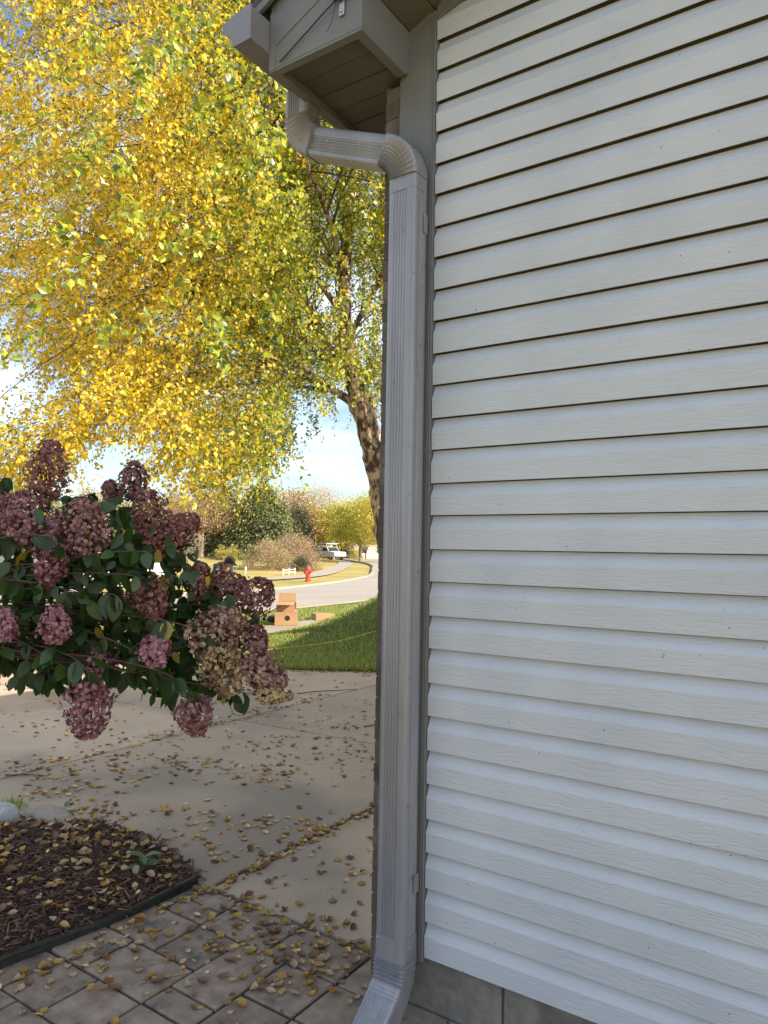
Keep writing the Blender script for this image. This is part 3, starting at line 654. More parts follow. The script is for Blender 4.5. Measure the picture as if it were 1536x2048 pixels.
# black strip edging
mb = MB(); pe = [(-1.62, -1.6), (-1.56, -1.0), (-1.50, -.6), (-1.455, -.3), (-1.43, -.05), (-1.428, .2), (-1.44, .30)]
pe = smoothline(pe, 5); secs = []
T = unit(np.gradient(pe, axis=0)); Nn_ = np.c_[T[:, 1], -T[:, 0]]
for p, q in zip(pe, Nn_):
    w = .005; ht = .036+.005*math.sin(p[1]*9)
    secs.append([(p[0]-q[0]*w, p[1]-q[1]*w, -.02), (p[0]+q[0]*w, p[1]+q[1]*w, -.02), (p[0]+q[0]*w, p[1]+q[1]*w, ht-.012), (p[0]+q[0]*.011, p[1]+q[1]*.011, ht-.006), (p[0]+q[0]*.008, p[1]+q[1]*.008, ht+.005), (p[0]-q[0]*.008, p[1]-q[1]*.008, ht+.005), (p[0]-q[0]*.011, p[1]-q[1]*.011, ht-.006), (p[0]-q[0]*w, p[1]-q[1]*w, ht-.012)])
mb.sweep(secs); tag(mb.build('garden_edging', M_EDGE, smooth='auto'), 'black plastic garden edging between bark mulch and pavers', 'edging')
# stones
def stone(name, loc, size, m, label, seed):
    import bmesh
    bm = bmesh.new(); bmesh.ops.create_icosphere(bm, subdivisions=4, radius=1); r = random.Random(seed); ph = [r.uniform(0, 6) for _ in range(6)]
    for v in bm.verts:
        p = v.co; k = 1+.06*math.sin(3*p.x+ph[0])*math.sin(2.5*p.y+ph[1])+.04*math.sin(5*p.z+ph[2]+3*p.x)+.02*math.sin(9*p.y+ph[3]); v.co = Vector((p.x*size[0], p.y*size[1], p.z*size[2]))*k
    me = bpy.data.meshes.new(name); bm.to_mesh(me); bm.free(); me.materials.append(m); me.polygons.foreach_set('use_smooth', [True]*len(me.polygons))
    o = bpy.data.objects.new(name, me); COL.objects.link(o); o.location = loc; o.rotation_euler = (0, 0, r.uniform(0, 3)); return tag(o, label, 'stone')
M_ST1 = mat('granite', (.36, .37, .36), (.52, .53, .52), scale=30, rough=.9, bump=.002, bscale=120); M_ST2 = mat('tan_stone', (.30, .25, .20), (.42, .36, .29), scale=12, rough=.9, bump=.003)
stone('round_stone', (-2.80, .085, .085), (.105, .09, .078), M_ST1, 'round pale grey stone at the edge of the bark mulch', 3)
stone('flat_stone', (-2.74, .32, .035), (.17, .10, .05), M_ST2, 'flat tan stone lying behind the round grey one', 5)

# grass tuft at the far corner of the bed
def tuft(name, c, n, spread, h, m, label, cat):
    P = np.c_[rng.normal(c[0], spread, n), rng.normal(c[1], spread, n), np.full(n, c[2])]; D = np.c_[rng.normal(0, .4, (n, 2)), np.ones(n)]
    V, F = scatter([(-.06, 0, 0), (.06, 0, 0), (.04, .6, .05), (0, 1, .25), (-.04, .6, .05)], [(0, 1, 2, 4), (4, 2, 3, 3)], P, D, rvec(n), rng.uniform(.6, 1.2, n)*h)
    F = F[:, :4]; q = F[::2]; t3 = F[1::2, :3]
    return tag(npmesh(name, V, [q, t3], m), label, cat, kind='stuff' if cat == 'grass' else None)
tuft('grass_tuft', (-3.12, .30, .01), 200, .05, .045, M_G1, 'green grass tuft growing behind the round stone', 'grass')
M_SEED = leafmat('seedling_leaf', (.06, .16, .05), (.16, .26, .10), trans=.3, gloss=.1)
def seedling(loc, n, s, label):
    root = empty('seedling', loc); tag(root, label, 'plant')
    LV, LF = leaf_template(5, .30, .35); ang_ = np.arange(n)*2.4; el = rng.uniform(.1, .7, n)
    D = np.c_[np.cos(ang_)*np.cos(el), np.sin(ang_)*np.cos(el), np.sin(el)]; P = np.c_[np.zeros(n), np.zeros(n), rng.uniform(.02, .09, n)*s*10]
    V, F = scatter(LV, LF, P+D*.01, D, np.c_[np.zeros(n), np.zeros(n), np.ones(n)], rng.uniform(.7, 1.1, n)*s)
    npmesh('foliage', V, F, M_SEED, root, smooth=True)
    mb = MB(); mb.tube([(0, 0, -.03), (.004, 0, .03), (0, .004, .09*s*10)], .0025, 6); mb.build('stem', M_SEED, root)
seedling((-1.66, .16, .05), 14, .075, 'small green seedling sprouting in the mulch near the driveway corner')
seedling((-2.68, .40, .02), 9, .05, 'tiny green weed sprouting beside the flat tan stone')

# ------------------------------------------------------------------ river birch
birch = empty('river_birch_tree', (-5.6, 8.25, 0)); OB = (-5.6, 8.25, 0)
tag(birch, 'large river birch with yellow and green autumn leaves and peeling brown bark', 'tree')
def sl3(P, k=5):
    P = [np.array(p, float) for p in P]; P = [2*P[0]-P[1]]+P+[2*P[-1]-P[-2]]; out = []
    for i in range(1, len(P)-2):
        for j in range(k):
            t = j/k; a, b, c, d = P[i-1:i+3]; out.append(.5*((2*b)+(-a+c)*t+(2*a-5*b+4*c-d)*t*t+(-a+3*b-3*c+d)*t**3))
    out.append(P[-2]); return np.array(out)
TP = sl3([(-5.5, 8.3, .2), (-5.58, 8.2, 1.5), (-5.80, 8.06, 2.9), (-5.93, 7.92, 3.77), (-6.16, 7.70, 4.89), (-6.24, 7.59, 5.92), (-6.10, 7.55, 7.5), (-5.85, 7.7, 9.3), (-5.7, 7.8, 11)], 14)
TR = np.interp(TP[:, 2], [.2, 1.5, 2.9, 3.5, 4.1, 4.9, 5.9, 7.5, 9.3, 11], [.27, .21, .17, .185, .19, .15, .11, .085, .055, .02])
br_rng = random.Random(3)
rows_ = [[br_rng.gauss(0, 1) for _ in range(20)] for _ in range(200)]
def barkr(i, k): return 1+.07*rows_[i % 200][k]+.08*math.sin(i*.9+k*1.3)
mb = MB(); mb.tube([tuple(p-np.array(OB)) for p in TP], list(TR), 18, rfn=barkr)
limbs = [sl3(p, 6) for p in (
    [(-5.97, 7.90, 4.0), (-6.25, 7.66, 4.25), (-6.50, 7.49, 4.42), (-6.95, 7.1, 4.9), (-7.5, 6.3, 5.7), (-7.9, 5.4, 6.3)],
    [(-6.02, 7.86, 4.45), (-6.3, 7.7, 4.75), (-6.6, 7.6, 4.9), (-7.4, 7.3, 5.6), (-8.5, 6.4, 6.2)],
    [(-6.16, 7.7, 4.9), (-5.9, 7.2, 5.7), (-5.6, 6.4, 6.6), (-5.3, 5.2, 7.2), (-5.2, 4.4, 7.2)],
    [(-6.23, 7.6, 5.6), (-6.6, 7.0, 6.4), (-7.1, 6.0, 7.3), (-7.5, 4.9, 7.9)],
    [(-6.2, 7.6, 6.2), (-6.9, 7.5, 7.0), (-8.0, 7.2, 7.9), (-9.0, 6.6, 8.3)],
    [(-6.1, 7.55, 7.3), (-6.0, 6.9, 8.3), (-6.1, 5.8, 9.2), (-6.3, 5.0, 9.4)],
    [(-5.95, 7.65, 8.4), (-6.6, 7.4, 9.4), (-7.7, 6.7, 10.2)],
    [(-5.60, 8.2, 1.9), (-5.25, 8.05, 3.4), (-5.2, 7.9, 5.2), (-5.55, 7.75, 6.7), (-5.3, 7.4, 8.6), (-5.0, 7.2, 10)],
    [(-6.2, 7.65, 5.2), (-5.7, 7.9, 6.3), (-4.9, 8.0, 7.4), (-4.2, 8.3, 8.2)],
    [(-6.0, 7.85, 4.3), (-6.9, 8.2, 5.2), (-8.0, 8.8, 6.1), (-9.2, 9.2, 6.6)])]
lr = [.085, .06, .06, .055, .05, .045, .04, .10, .05, .055]
for p, r_ in zip(limbs, lr):
    mb.tube([tuple(q-np.array(OB)) for q in p], list(np.linspace(r_, .015, len(p))), 9, rfn=lambda i, k: 1+.05*rows_[(i*3) % 200][k])
mb.build('trunk', M_BARK, birch, smooth=True)
# hanging branchlets with leaves
def bottom(a):   # lowest leaves, by direction round the tree
    return np.interp(a, [-.75, -.53, -.47, -.42, -.37, -.32, -.28, -.22, -.18, -.15, -.13, -.10, -.04, .0, .1, .5], [1.8, 1.9, 2.0, 2.3, 2.95, 2.9, 2.2, 2.0, 2.1, 2.45, 3.0, 3.4, 3.5, 3.4, 3.3, 3])
na = 9200; q = rvec(na*4); rho = rng.uniform(0, 1, na*4)**.42
r_ = -1.35+q[:, 0]*rho*4.9; s_ = 11.8+q[:, 1]*rho*4.9; z_ = 7.0+q[:, 2]*rho*5.4
z_ = np.where(z_ < 7, 7+(z_-7)*.92, z_); a_ = r_/s_
hang = rng.uniform(.35, .85, na*4)
keep = (z_-hang > bottom(a_)+rng.uniform(-.12, .25, na*4)) & ~((a_ > -.115) & (a_ < .02) & (s_ < 12.6) & (z_ < 6.2) & (rng.random(na*4) < .88)) & ~((a_ > .06) & (rng.random(na*4) < .6)) & ~((a_ > -.12) & (z_ < 5.2) & (rng.random(na*4) < .55))
keep &= ~((z_ > 10.6) & (rng.random(na*4) < .5))
keep &= ~((z_ < 4.4) & (rng.random(na*4) < .35))
clump = np.sin(r_*2.1+.7*np.sin(z_*1.9))+np.sin(s_*1.7+z_*1.1)+np.sin(z_*2.6+r_*1.3+1.0)
keep &= clump > -.95+.5*rng.random(na*4)
r_, s_, z_, hang = [w[keep][:na] for w in (r_, s_, z_, hang)]
# skirt: denser fringe of pendulous tips
nk = 760; ak = rng.uniform(-.66, .0, nk); sk_ = rng.uniform(7.6, 11.5, nk); hk = rng.uniform(.4, .95, nk)
thin = np.where(ak > -.13, .35, 1.0); kk = rng.random(nk) < thin; ak, sk_, hk = ak[kk], sk_[kk], hk[kk]
zk = bottom(ak)*(.55+.45*sk_/9.5)+hk+rng.uniform(0, .8, len(ak))**1.5
r_ = np.r_[r_, ak*sk_]; s_ = np.r_[s_, sk_]; z_ = np.r_[z_, zk]; hang = np.r_[hang, hk]
# a few sprays reach out nearer to the house
ns_ = 46; an = rng.uniform(-.50, -.14, ns_); sn = rng.uniform(4.6, 6.4, ns_); zn = 1.6+sn*rng.uniform(.30, .76, ns_)
spr = len(r_); r_ = np.r_[r_, an*sn]; s_ = np.r_[s_, sn]; z_ = np.r_[z_, zn]; hang = np.r_[hang, rng.uniform(.25, .5, ns_)]
A0 = cw(r_, s_, 0); A0[:, 2] = z_; na = len(A0)
out = unit(A0[:, :2]-np.array([-6.0, 7.8])); dirh = unit(np.c_[out*.75+rng.normal(0, .45, (na, 2)), np.full(na, -.55)+rng.normal(0, .25, na)])
t = np.linspace(0, 1, 5); C = A0[:, None]+dirh[:, None]*(hang[:, None, None]*t[None, :, None]); C[..., 2] -= (t**2)[None]*hang[:, None]*.35
twigs('branchlets', C-np.array(OB), np.linspace(.0042, .0013, 5)[None]*np.ones((na, 1)), M_TWIG, birch)
# connect them with finer boughs towards the nearest limb
LPts = np.concatenate([p for p in limbs]+[TP[TP[:, 2] > 4]]); sel = rng.choice(np.where(~((r_/s_ > -.30) & (z_ < 6.2)))[0], 330, replace=False); B = []
for i in sel:
    d_ = np.linalg.norm(LPts-A0[i]-np.array([0, 0, -.8]), axis=1); j = int(rng.choice(np.argsort(d_)[:26])); a0 = LPts[j]; b0 = A0[i]; m_ = (a0+b0)/2+np.array([0, 0, .25*d_[j]*.5])+rng.normal(0, .08, 3)
    tt = np.linspace(0, 1, 7)[:, None]; B.append((1-tt)**2*a0+2*tt*(1-tt)*m_+tt**2*b0)
twigs('boughs', np.array(B)-np.array(OB), np.linspace(.017, .004, 7)[None]*np.ones((len(B), 1)), M_TWIG, birch, 5)
nl = 31; ti = rng.integers(0, na, na*nl); ts = rng.uniform(0.02, 1, na*nl); f = ts*4; k0 = np.minimum(f.astype(int), 3)
PL = C[ti, k0]*(1-(f-k0))[:, None]+C[ti, k0+1]*(f-k0)[:, None]+rng.normal(0, .040, (na*nl, 3))
DL = unit(rng.normal(0, .75, (na*nl, 3))+np.array([0, 0, -.55])); rr = (PL[:, 0]-CAM[0])*DR[0]+(PL[:, 1]-CAM[1])*DR[1]
LSZ = np.where(ti >= spr, rng.uniform(.050, .078, na*nl), rng.uniform(.036, .076, na*nl))
patch = rng.uniform(0, 1, na)[ti]; aang = rr/np.maximum(1, (PL[:, 0]-CAM[0])*DF[0]+(PL[:, 1]-CAM[1])*DF[1])
green = np.clip(.09+.76*sm((aang+.36)/.24)+.22*sm((PL[:, 2]-6.0)/2.5)+.35*(patch-.5), .03, .92); green = np.where(ti >= spr, .95, green)
u1 = rng.random(na*nl); u2 = rng.random(na*nl)
mi = np.where(u1 < green, np.where(u2 < .50, 2, np.where(u2 < .84, 3, 4)), np.where(u2 < .38, 0, np.where(u2 < .965, 1, 5)))
M_BL = [leafmat('leaf_gold', (.86, .57, .015), (.92, .68, .03), trans=.5), leafmat('leaf_yellow', (.90, .66, .02), (.94, .76, .06), trans=.5), leafmat('leaf_lime', (.44, .50, .03), (.62, .62, .04), trans=.5), leafmat('leaf_olive', (.22, .30, .03), (.36, .40, .04), trans=.45), leafmat('leaf_green', (.09, .16, .025), (.16, .24, .035), trans=.4, gloss=.1), leafmat('leaf_brown', (.42, .21, .04), (.60, .34, .06), trans=.4)]
Vb, Fb = scatter(KITE2[0], KITE2[1], PL-np.array(OB), DL, rvec(na*nl), LSZ*np.array(1.0))
npmesh('crown', Vb, Fb, M_BL, birch, mi=mi)

# ------------------------------------------------------------------ distant trees
def far_tree(name, r, s, h, w, cols, label, n=9000, leaf=.16, base=.12, shape='round', trunk_r=.18, bark=M_FBARK, dens=.5, group=None, seed=1, mi_p=None, limbs_n=8, cb=None):
    x, y = cw(r, s); x = float(x); y = float(y); z0 = float(H(x, y))-.09; root = empty(name, (x, y, z0)); tag(root, label, 'tree' if 'bush' not in name else 'bush', group)
    g = np.random.default_rng(seed); nc = max(24, n//110); q = unit(g.normal(size=(nc, 3))); rho = g.uniform(.35, 1, nc)**dens
    if shape == 'cone':
        t = g.uniform(0, 1, nc)**1.35; zc = h*(base+(1-base)*t); rad = w*(1-t)**.62*g.uniform(.45, 1, nc)**.5*(.85+.3*g.random(nc)); an = g.uniform(0, 6.283, nc); C0 = np.c_[np.cos(an)*rad, np.sin(an)*rad, zc]
    else:
        C0 = np.c_[q[:, 0]*rho*w, q[:, 1]*rho*w, h*base+(h*(1-base))*(.5+.5*q[:, 2]*rho)]
        if shape == 'mound': C0[:, 2] = np.abs(q[:, 2]*rho)*h*.92+.05
        if shape == 'vase': C0[:, :2] *= (.35+.75*np.clip(C0[:, 2:]/h, 0, 1))
    cl = np.mean([w, h/2])*.17; ci = g.integers(0, nc, n)
    P = C0[ci]+g.normal(0, 1, (n, 3))*cl*(1 if shape != 'cone' else .75)*np.array([1, 1, .7]); P[:, 2] = np.maximum(P[:, 2], .03)
    V, F = scatter(KITE2[0], KITE2[1], P, g.normal(size=(n, 3)), g.normal(size=(n, 3))+unit(P-np.array([0, 0, h*.5]))*.6, g.uniform(.6, 1.3, n)*leaf)
    cm = g.random(nc)[ci]; mi_ = np.minimum((cm*.6+g.random(n)*.4)*len(cols), len(cols)-1).astype(int)
    npmesh('crown', V, F, cols, root, mi=mi_)
    mb = MB(); mb.tube([(0, 0, -.3), (.02*h*.1, 0, h*.2), (0, .02, h*.55), (0, 0, h*.85)], [trunk_r*1.2, trunk_r, trunk_r*.6, trunk_r*.15], 9)
    for k in range(limbs_n):
        e = C0[g.integers(0, nc)]*.85; zb = h*g.uniform(.18, .5); zb = min(zb, e[2]*.9); mb.tube([(0, 0, zb), tuple(np.array([e[0]*.45, e[1]*.45, zb+(e[2]-zb)*.6])), tuple(e)], [trunk_r*.45, trunk_r*.28, trunk_r*.08], 5)
    mb.build('trunk', bark, root)
    return root
LM = lambda nme, a, b, t=.3: leafmat(nme, a, b, trans=t, val=.22)
c_pine = [LM('pine_dark', (.05, .075, .025), (.09, .12, .04), .15), LM('pine_mid', (.12, .15, .045), (.19, .21, .06), .15), LM('pine_olive', (.20, .20, .06), (.28, .25, .08), .15)]
c_map = [LM('maple_olive', (.22, .24, .04), (.32, .30, .05)), LM('maple_yellow', (.48, .40, .05), (.62, .50, .07)), LM('maple_lime', (.34, .35, .05), (.44, .42, .06))]
c_yel = [LM('maple_gold', (.60, .46, .05), (.72, .54, .07)), LM('maple_yellow_green', (.42, .42, .05), (.52, .48, .06))]
c_rust = [LM('rust_leaf', (.32, .17, .07), (.44, .25, .10)), LM('brown_leaf', (.24, .15, .08), (.34, .22, .11)), LM('tan_leaf', (.46, .30, .13), (.56, .38, .17))]
c_bush = [LM('bush_pinkbrown', (.34, .21, .14), (.46, .30, .20)), LM('bush_olive', (.26, .24, .08), (.36, .31, .11)), LM('bush_tan', (.44, .31, .18), (.54, .40, .24))]
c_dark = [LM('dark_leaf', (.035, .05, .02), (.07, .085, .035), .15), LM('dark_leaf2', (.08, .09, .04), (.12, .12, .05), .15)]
c_gry = [LM('pale_twig', (.40, .34, .27), (.56, .48, .38), .2), LM('pale_leaf', (.50, .42, .26), (.62, .52, .32), .3)]
def at_px(u, s): return (u-768)/F_PX*s
far_tree('pine_tree', at_px(522, 70), 70, 6.6, 4.0, c_pine, 'dense green pine directly behind the brown rounded bush', 30000, .22, .02, 'cone', .25, seed=11)
far_tree('pine_tree', at_px(448, 76), 76, 6.3, 4.3, c_pine, 'wide olive green pine on the lawn left of the densest pine', 28000, .23, .06, 'cone', .25, seed=12)
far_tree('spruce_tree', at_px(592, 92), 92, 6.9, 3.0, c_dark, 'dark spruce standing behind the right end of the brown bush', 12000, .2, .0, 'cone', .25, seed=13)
far_tree('rust_tree', at_px(404, 68), 68, 6.4, 3.6, c_rust, 'rust brown leafed tree with thick bare trunk on the far lawn', 9000, .14, .35, 'round', .26, seed=14)
far_tree('young_tree', at_px(379, 48), 48, 2.6, 1.0, c_gry, 'slim young tree with pale twigs on the far lawn', 900, .06, .5, 'round', .07, seed=15)
far_tree('orange_tree', at_px(585, 100), 100, 9.6, 3.6, [c_rust[2], c_rust[0], c_map[0]], 'orange brown tree between the dense pine and bare tree', 15000, .2, .08, 'round', .2, seed=16)
far_tree('rust_tree', at_px(628, 108), 108, 5.6, 2.6, c_rust, 'low rust coloured tree above the blue grey box truck', 8000, .18, .05, 'round', .2, seed=17)
far_tree('maple_tree', at_px(668, 104), 104, 7.9, 3.9, c_map, 'olive and yellow maple standing over the white utility truck', 22000, .2, .22, 'round', .22, seed=18)
far_tree('maple_tree', at_px(722, 92), 92, 8.0, 3.6, c_yel+[c_map[0]], 'bright yellow maple beside the downspout and above the pale house', 20000, .18, .26, 'round', .2, seed=19)
far_tree('maple_tree', at_px(790, 84), 84, 9.5, 4.2, c_yel, 'tall yellow maple mostly hidden behind the downspout', 14000, .18, .2, 'round', .2, seed=20)
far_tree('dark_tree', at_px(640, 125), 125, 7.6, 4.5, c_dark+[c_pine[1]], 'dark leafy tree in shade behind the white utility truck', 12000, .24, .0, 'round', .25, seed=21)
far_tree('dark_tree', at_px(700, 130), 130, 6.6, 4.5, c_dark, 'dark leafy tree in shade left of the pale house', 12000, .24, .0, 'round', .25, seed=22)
far_tree('bare_tree', at_px(628, 135), 135, 13.6, 5.2, c_gry, 'tall nearly bare tree with pale twigs against the sky', 16000, .2, .25, 'vase', .42, mat('pale_bark', (.40, .34, .28), (.55, .48, .40), scale=3), dens=.6, seed=23, limbs_n=90)
far_tree('small_tree', at_px(733, 112), 112, 4.0, 2.0, c_rust[:2], 'small open tree with forking dark limbs before the pale house', 900, .16, .45, 'vase', .13, M_FBARK, seed=24, limbs_n=14)
far_tree('grey_tree', at_px(178, 105), 105, 9.0, 4.2, [c_gry[0], c_rust[1]], 'greyish brown thinning tree beyond the hydrangea on the left', 9000, .18, .1, 'round', .2, seed=25)
far_tree('green_tree', at_px(215, 80), 80, 6.4, 4.5, [c_map[2], c_map[0], c_pine[1]], 'yellow green rounded tree low behind the hydrangea blooms', 15000, .18, .0, 'round', .2, seed=26)
far_tree('green_tree', at_px(60, 85), 85, 7.4, 5.2, [c_map[0], c_pine[1]], 'olive green tree behind the leftmost hydrangea blooms', 15000, .2, .0, 'round', .2, seed=27)
far_tree('green_tree', at_px(330, 90), 90, 7.0, 4.8, [c_pine[1], c_map[0], c_rust[2]], 'mixed olive and tan tree between hydrangea and olive pine', 15000, .2, .0, 'round', .2, seed=28)
far_tree('autumn_tree', at_px(-90, 80), 80, 9.5, 5.5, [c_rust[2], c_map[1]], 'tan autumn tree beyond the far left edge of the street', 12000, .2, .0, 'round', .2, seed=29)
far_tree('round_bush', at_px(538, 54), 54, 2.25, 2.0, c_bush, 'olive brown rounded bush, lower left half of the big thicket', 16000, .07, .0, 'mound', .06, seed=30, limbs_n=14)
far_tree('round_bush', at_px(588, 57), 57, 2.95, 2.1, [c_bush[0], c_bush[2], c_rust[1]], 'taller pinkish brown bush beside the white rail fence', 17000, .07, .0, 'mound', .06, seed=31, limbs_n=14)
far_tree('dark_bush', at_px(607, 54), 54, 1.25, .75, c_dark, 'dark green low bush in front of the pinkish brown bush', 5000, .06, .0, 'mound', .04, seed=32, limbs_n=6)
far_tree('yellow_bush', at_px(462, 66), 66, 1.3, 1.5, [c_map[1], c_pine[2]], 'low yellow green bush under the olive pine', 5000, .08, .0, 'mound', .04, seed=33, limbs_n=6)
far_tree('green_bush', at_px(713, 105), 105, 2.0, 1.2, [c_map[2], c_map[1]], 'bright green bush at the foot of the pale house', 3000, .1, .0, 'mound', .04, seed=34, limbs_n=6)
# far wood closing the horizon
g = np.random.default_rng(5); n = 60000; xr = g.uniform(-150, 60, n); dd = g.uniform(150, 190, n); prof_h = 6.5+1.6*np.sin(xr*.11)+1.2*np.sin(xr*.37+1)+.8*np.sin(xr*.9)
P = cw(xr, dd, 0); P[:, 2] = g.uniform(0, 1, n)*prof_h
V, F = scatter(KITE2[0], KITE2[1], P, g.normal(size=(n, 3)), g.normal(size=(n, 3)), g.uniform(.7, 1.6, n))
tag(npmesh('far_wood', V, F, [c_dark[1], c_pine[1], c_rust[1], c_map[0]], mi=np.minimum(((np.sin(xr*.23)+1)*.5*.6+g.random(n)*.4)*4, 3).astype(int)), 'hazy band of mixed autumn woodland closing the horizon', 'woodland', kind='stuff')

# ------------------------------------------------------------------ panicle hydrangea leaning in over the bed
def cam_pt(u, v, Z):    # a point seen at (u, v) and Z metres deep
    q = np.array(Fv)+np.array(Rv)*(u-768)/F_PX-np.array(Uv)*(v-1024)/F_PX; return CAM+Z*q
hyd = empty('hydrangea', (-2.35, -1.25, .05)); OH = np.array([-2.35, -1.25, .05])
tag(hyd, 'hydrangea shrub with mauve drying flower heads leaning over the mulch bed', 'shrub')
M_PET = [leafmat('petal_dusky', (.17, .062, .062), (.29, .12, .11), trans=.25, val=.25), leafmat('petal_mauve', (.30, .12, .15), (.46, .21, .25), trans=.25, val=.25),
         leafmat('petal_rust', (.27, .09, .06), (.38, .16, .11), trans=.25, val=.25), leafmat('petal_tan', (.30, .19, .12), (.44, .29, .18), trans=.25, val=.25), leafmat('petal_straw', (.46, .36, .17), (.58, .46, .24), trans=.25, val=.25)]
M_HL = [leafmat('hydrangea_leaf', (.022, .055, .010), (.045, .095, .016), trans=.4, gloss=.045, rough=.45), leafmat('hydrangea_leaf_pale', (.05, .10, .03), (.08, .14, .04), trans=.4, gloss=.05), leafmat('hydrangea_leaf_yellow', (.42, .33, .03), (.55, .42, .05), trans=.45)]
M_ST = mat('hydrangea_stem', (.07, .035, .025), (.13, .07, .045), scale=30, rough=.8)
# blooms: u, v, width px, height px, depth, tilt (degrees from up, clockwise), mix of petal colours
BL = [(96, 948, 84, 115, 2.75, 12, (0, 0, 0, 2)), (50, 1040, 105, 98, 2.62, -10, (0, 0, 1)), (168, 1058, 100, 108, 2.55, 8, (0, 0, 1, 3)), (112, 1082, 84, 84, 2.6, -15, (0, 0, 1)), (5, 1022, 60, 70, 2.8, -20, (0, 1)),
      (266, 966, 60, 76, 2.85, 0, (0, 0, 2)), (224, 988, 44, 46, 2.9, -20, (0, 2, 0)), (300, 1028, 82, 84, 2.7, -5, (0, 0, 2)), (350, 1062, 88, 76, 2.75, 60, (0, 2, 0)), (322, 1082, 70, 60, 2.7, 100, (0, 2)),
      (104, 1136, 56, 78, 2.5, -150, (1, 1, 0)), (27, 1166, 54, 52, 2.75, 160, (3, 0, 2)), (112, 1252, 64, 70, 2.45, 5, (1, 1, 0)), (10, 1254, 50, 60, 2.4, 0, (1, 1, 0)), (297, 1192, 84, 86, 2.6, 165, (2, 3, 0, 1)),
      (311, 1303, 66, 56, 2.45, 20, (1, 1)), (200, 1330, 66, 58, 2.55, 10, (1, 0, 1)), (178, 1414, 94, 104, 2.42, 178, (1, 1, 0)), (391, 1430, 74, 74, 2.4, 178, (1, 3, 1)), (150, 1305, 40, 40, 2.8, 90, (0, 1)),
      (397, 1168, 56, 72, 2.75, 10, (0, 0, 2)), (447, 1172, 78, 56, 2.85, 80, (0, 0, 2)), (508, 1192, 72, 84, 2.8, 50, (0, 2, 0)), (425, 1262, 112, 92, 2.5, 60, (3, 3, 0)), (486, 1290, 84, 90, 2.6, 90, (0, 0, 3)),
      (446, 1336, 84, 100, 2.45, 160, (3, 3, 4)), (522, 1345, 96, 88, 2.5, 120, (3, 0, 1, 3)), (545, 1390, 68, 38, 2.45, 95, (4, 4, 3)), (519, 1278, 34, 60, 2.75, 170, (2, 2)), (403, 1225, 60, 50, 2.9, 100, (0, 2)), (215, 1230, 40, 44, 3.0, 60, (0, 2))]
PT = [(0, 0, 0), (.5, .45, .06), (0, 1, .16), (-.5, .45, .06)]
FV = []; FF = []
for k in range(4):
    a = k*math.pi/2+.3; c_, s__ = math.cos(a), math.sin(a); b = len(FV)
    FV += [(x*c_-y*s__, x*s__+y*c_, z) for x, y, z in PT]; FF.append((b, b+1, b+2, b+3))
heads = []
for bi, (u, v, w, h, Z, tilt, cols) in enumerate(BL):
    c = cam_pt(u, v, Z); tl = R(tilt); ax = unit(np.array(Rv)*math.sin(tl)+np.array(Uv)*math.cos(tl)+np.array(Fv)*rng.uniform(-.35, .35))
    wl, hl = w*Z/F_PX, h*Z/F_PX
    if 45 < abs(tilt) < 135: wl, hl = hl, wl
    base = c-ax*hl*.45; wl *= 1.02; hl *= 1.03; n = int(400*(wl*hl/.02)**.8)+120
    t = rng.uniform(0, 1, n)**.9; X = unit(np.cross(ax, rvec(1)[0])); Y = np.cross(ax, X); an = rng.uniform(0, 6.283, n)
    lump = 1+.16*np.sin(an*3+bi)+.10*np.sin(an*5+t*9+bi*2)
    prof_ = np.where(t < .32, .55+.45*np.sin(t/.32*math.pi/2), np.cos((t-.32)/.68*1.32)**.8); rad = wl*.5*np.clip(prof_, .08, 1)*np.minimum(1, rng.uniform(.25, 1.15, n)**.45)*lump
    P = base+ax*(t*hl)[:, None]+(X*np.cos(an)[:, None]+Y*np.sin(an)[:, None])*rad[:, None]
    nr_ = unit((X*np.cos(an)[:, None]+Y*np.sin(an)[:, None])+ax*(.25+.5*t)[:, None]+rng.normal(0, .45, (n, 3)))
    D = np.cross(nr_, rvec(n)); V, F = scatter(FV, FF, P-OH, D, nr_, rng.uniform(.0060, .0108, n))
    npmesh('flower_head', V, F, [M_PET[k] for k in cols], hyd, mi=np.repeat(np.minimum((rng.random(n)*len(cols)).astype(int), len(cols)-1), 4))
    heads.append((base, ax, hl))
    # pedicels inside the bloom
    m = 34; tq = rng.integers(0, n, m); SG = np.stack([np.broadcast_to(base-OH, (m, 3)), (base+ax*hl*.3-OH)*.5+(P[tq]-OH)*.5, P[tq]-OH], 1)
    if bi == 0: PED = []
    PED.append(SG)
twigs('pedicels', np.concatenate(PED), np.array([.0014, .0009, .0006]), M_ST, hyd)
# stems: from the crown of the shrub out to each bloom and to leafy tips
crown = cam_pt(-300, 1290, 2.75); crown2 = cam_pt(-330, 1190, 2.85)
ends = [(b-ax*.005, b-ax*.16, 1) for b, ax, hl in heads]
tips = [(20, 960), (150, 1000), (245, 1020), (190, 990), (360, 1110), (60, 1110), (160, 1140), (210, 1150), (250, 1120), (330, 1150), (370, 1200), (240, 1200), (180, 1200), (60, 1190), (140, 1190), (300, 1240), (350, 1270), (250, 1270), (180, 1270), (60, 1290), (220, 1300), (130, 1330), (50, 1340), (260, 1350), (335, 1375), (400, 1360), (350, 1330), (470, 1400), (30, 1230), (230, 1080), (300, 1110), (10, 1330), (90, 1350), (150, 1360), (380, 1300), (200, 1360), (410, 1400), (440, 1380), (270, 1310), (100, 1300), (240, 1240), (330, 1210), (100, 1220), (20, 1120), (280, 1160), (390, 1250), (160, 1240), (70, 1240), (310, 1340), (215, 1120)]
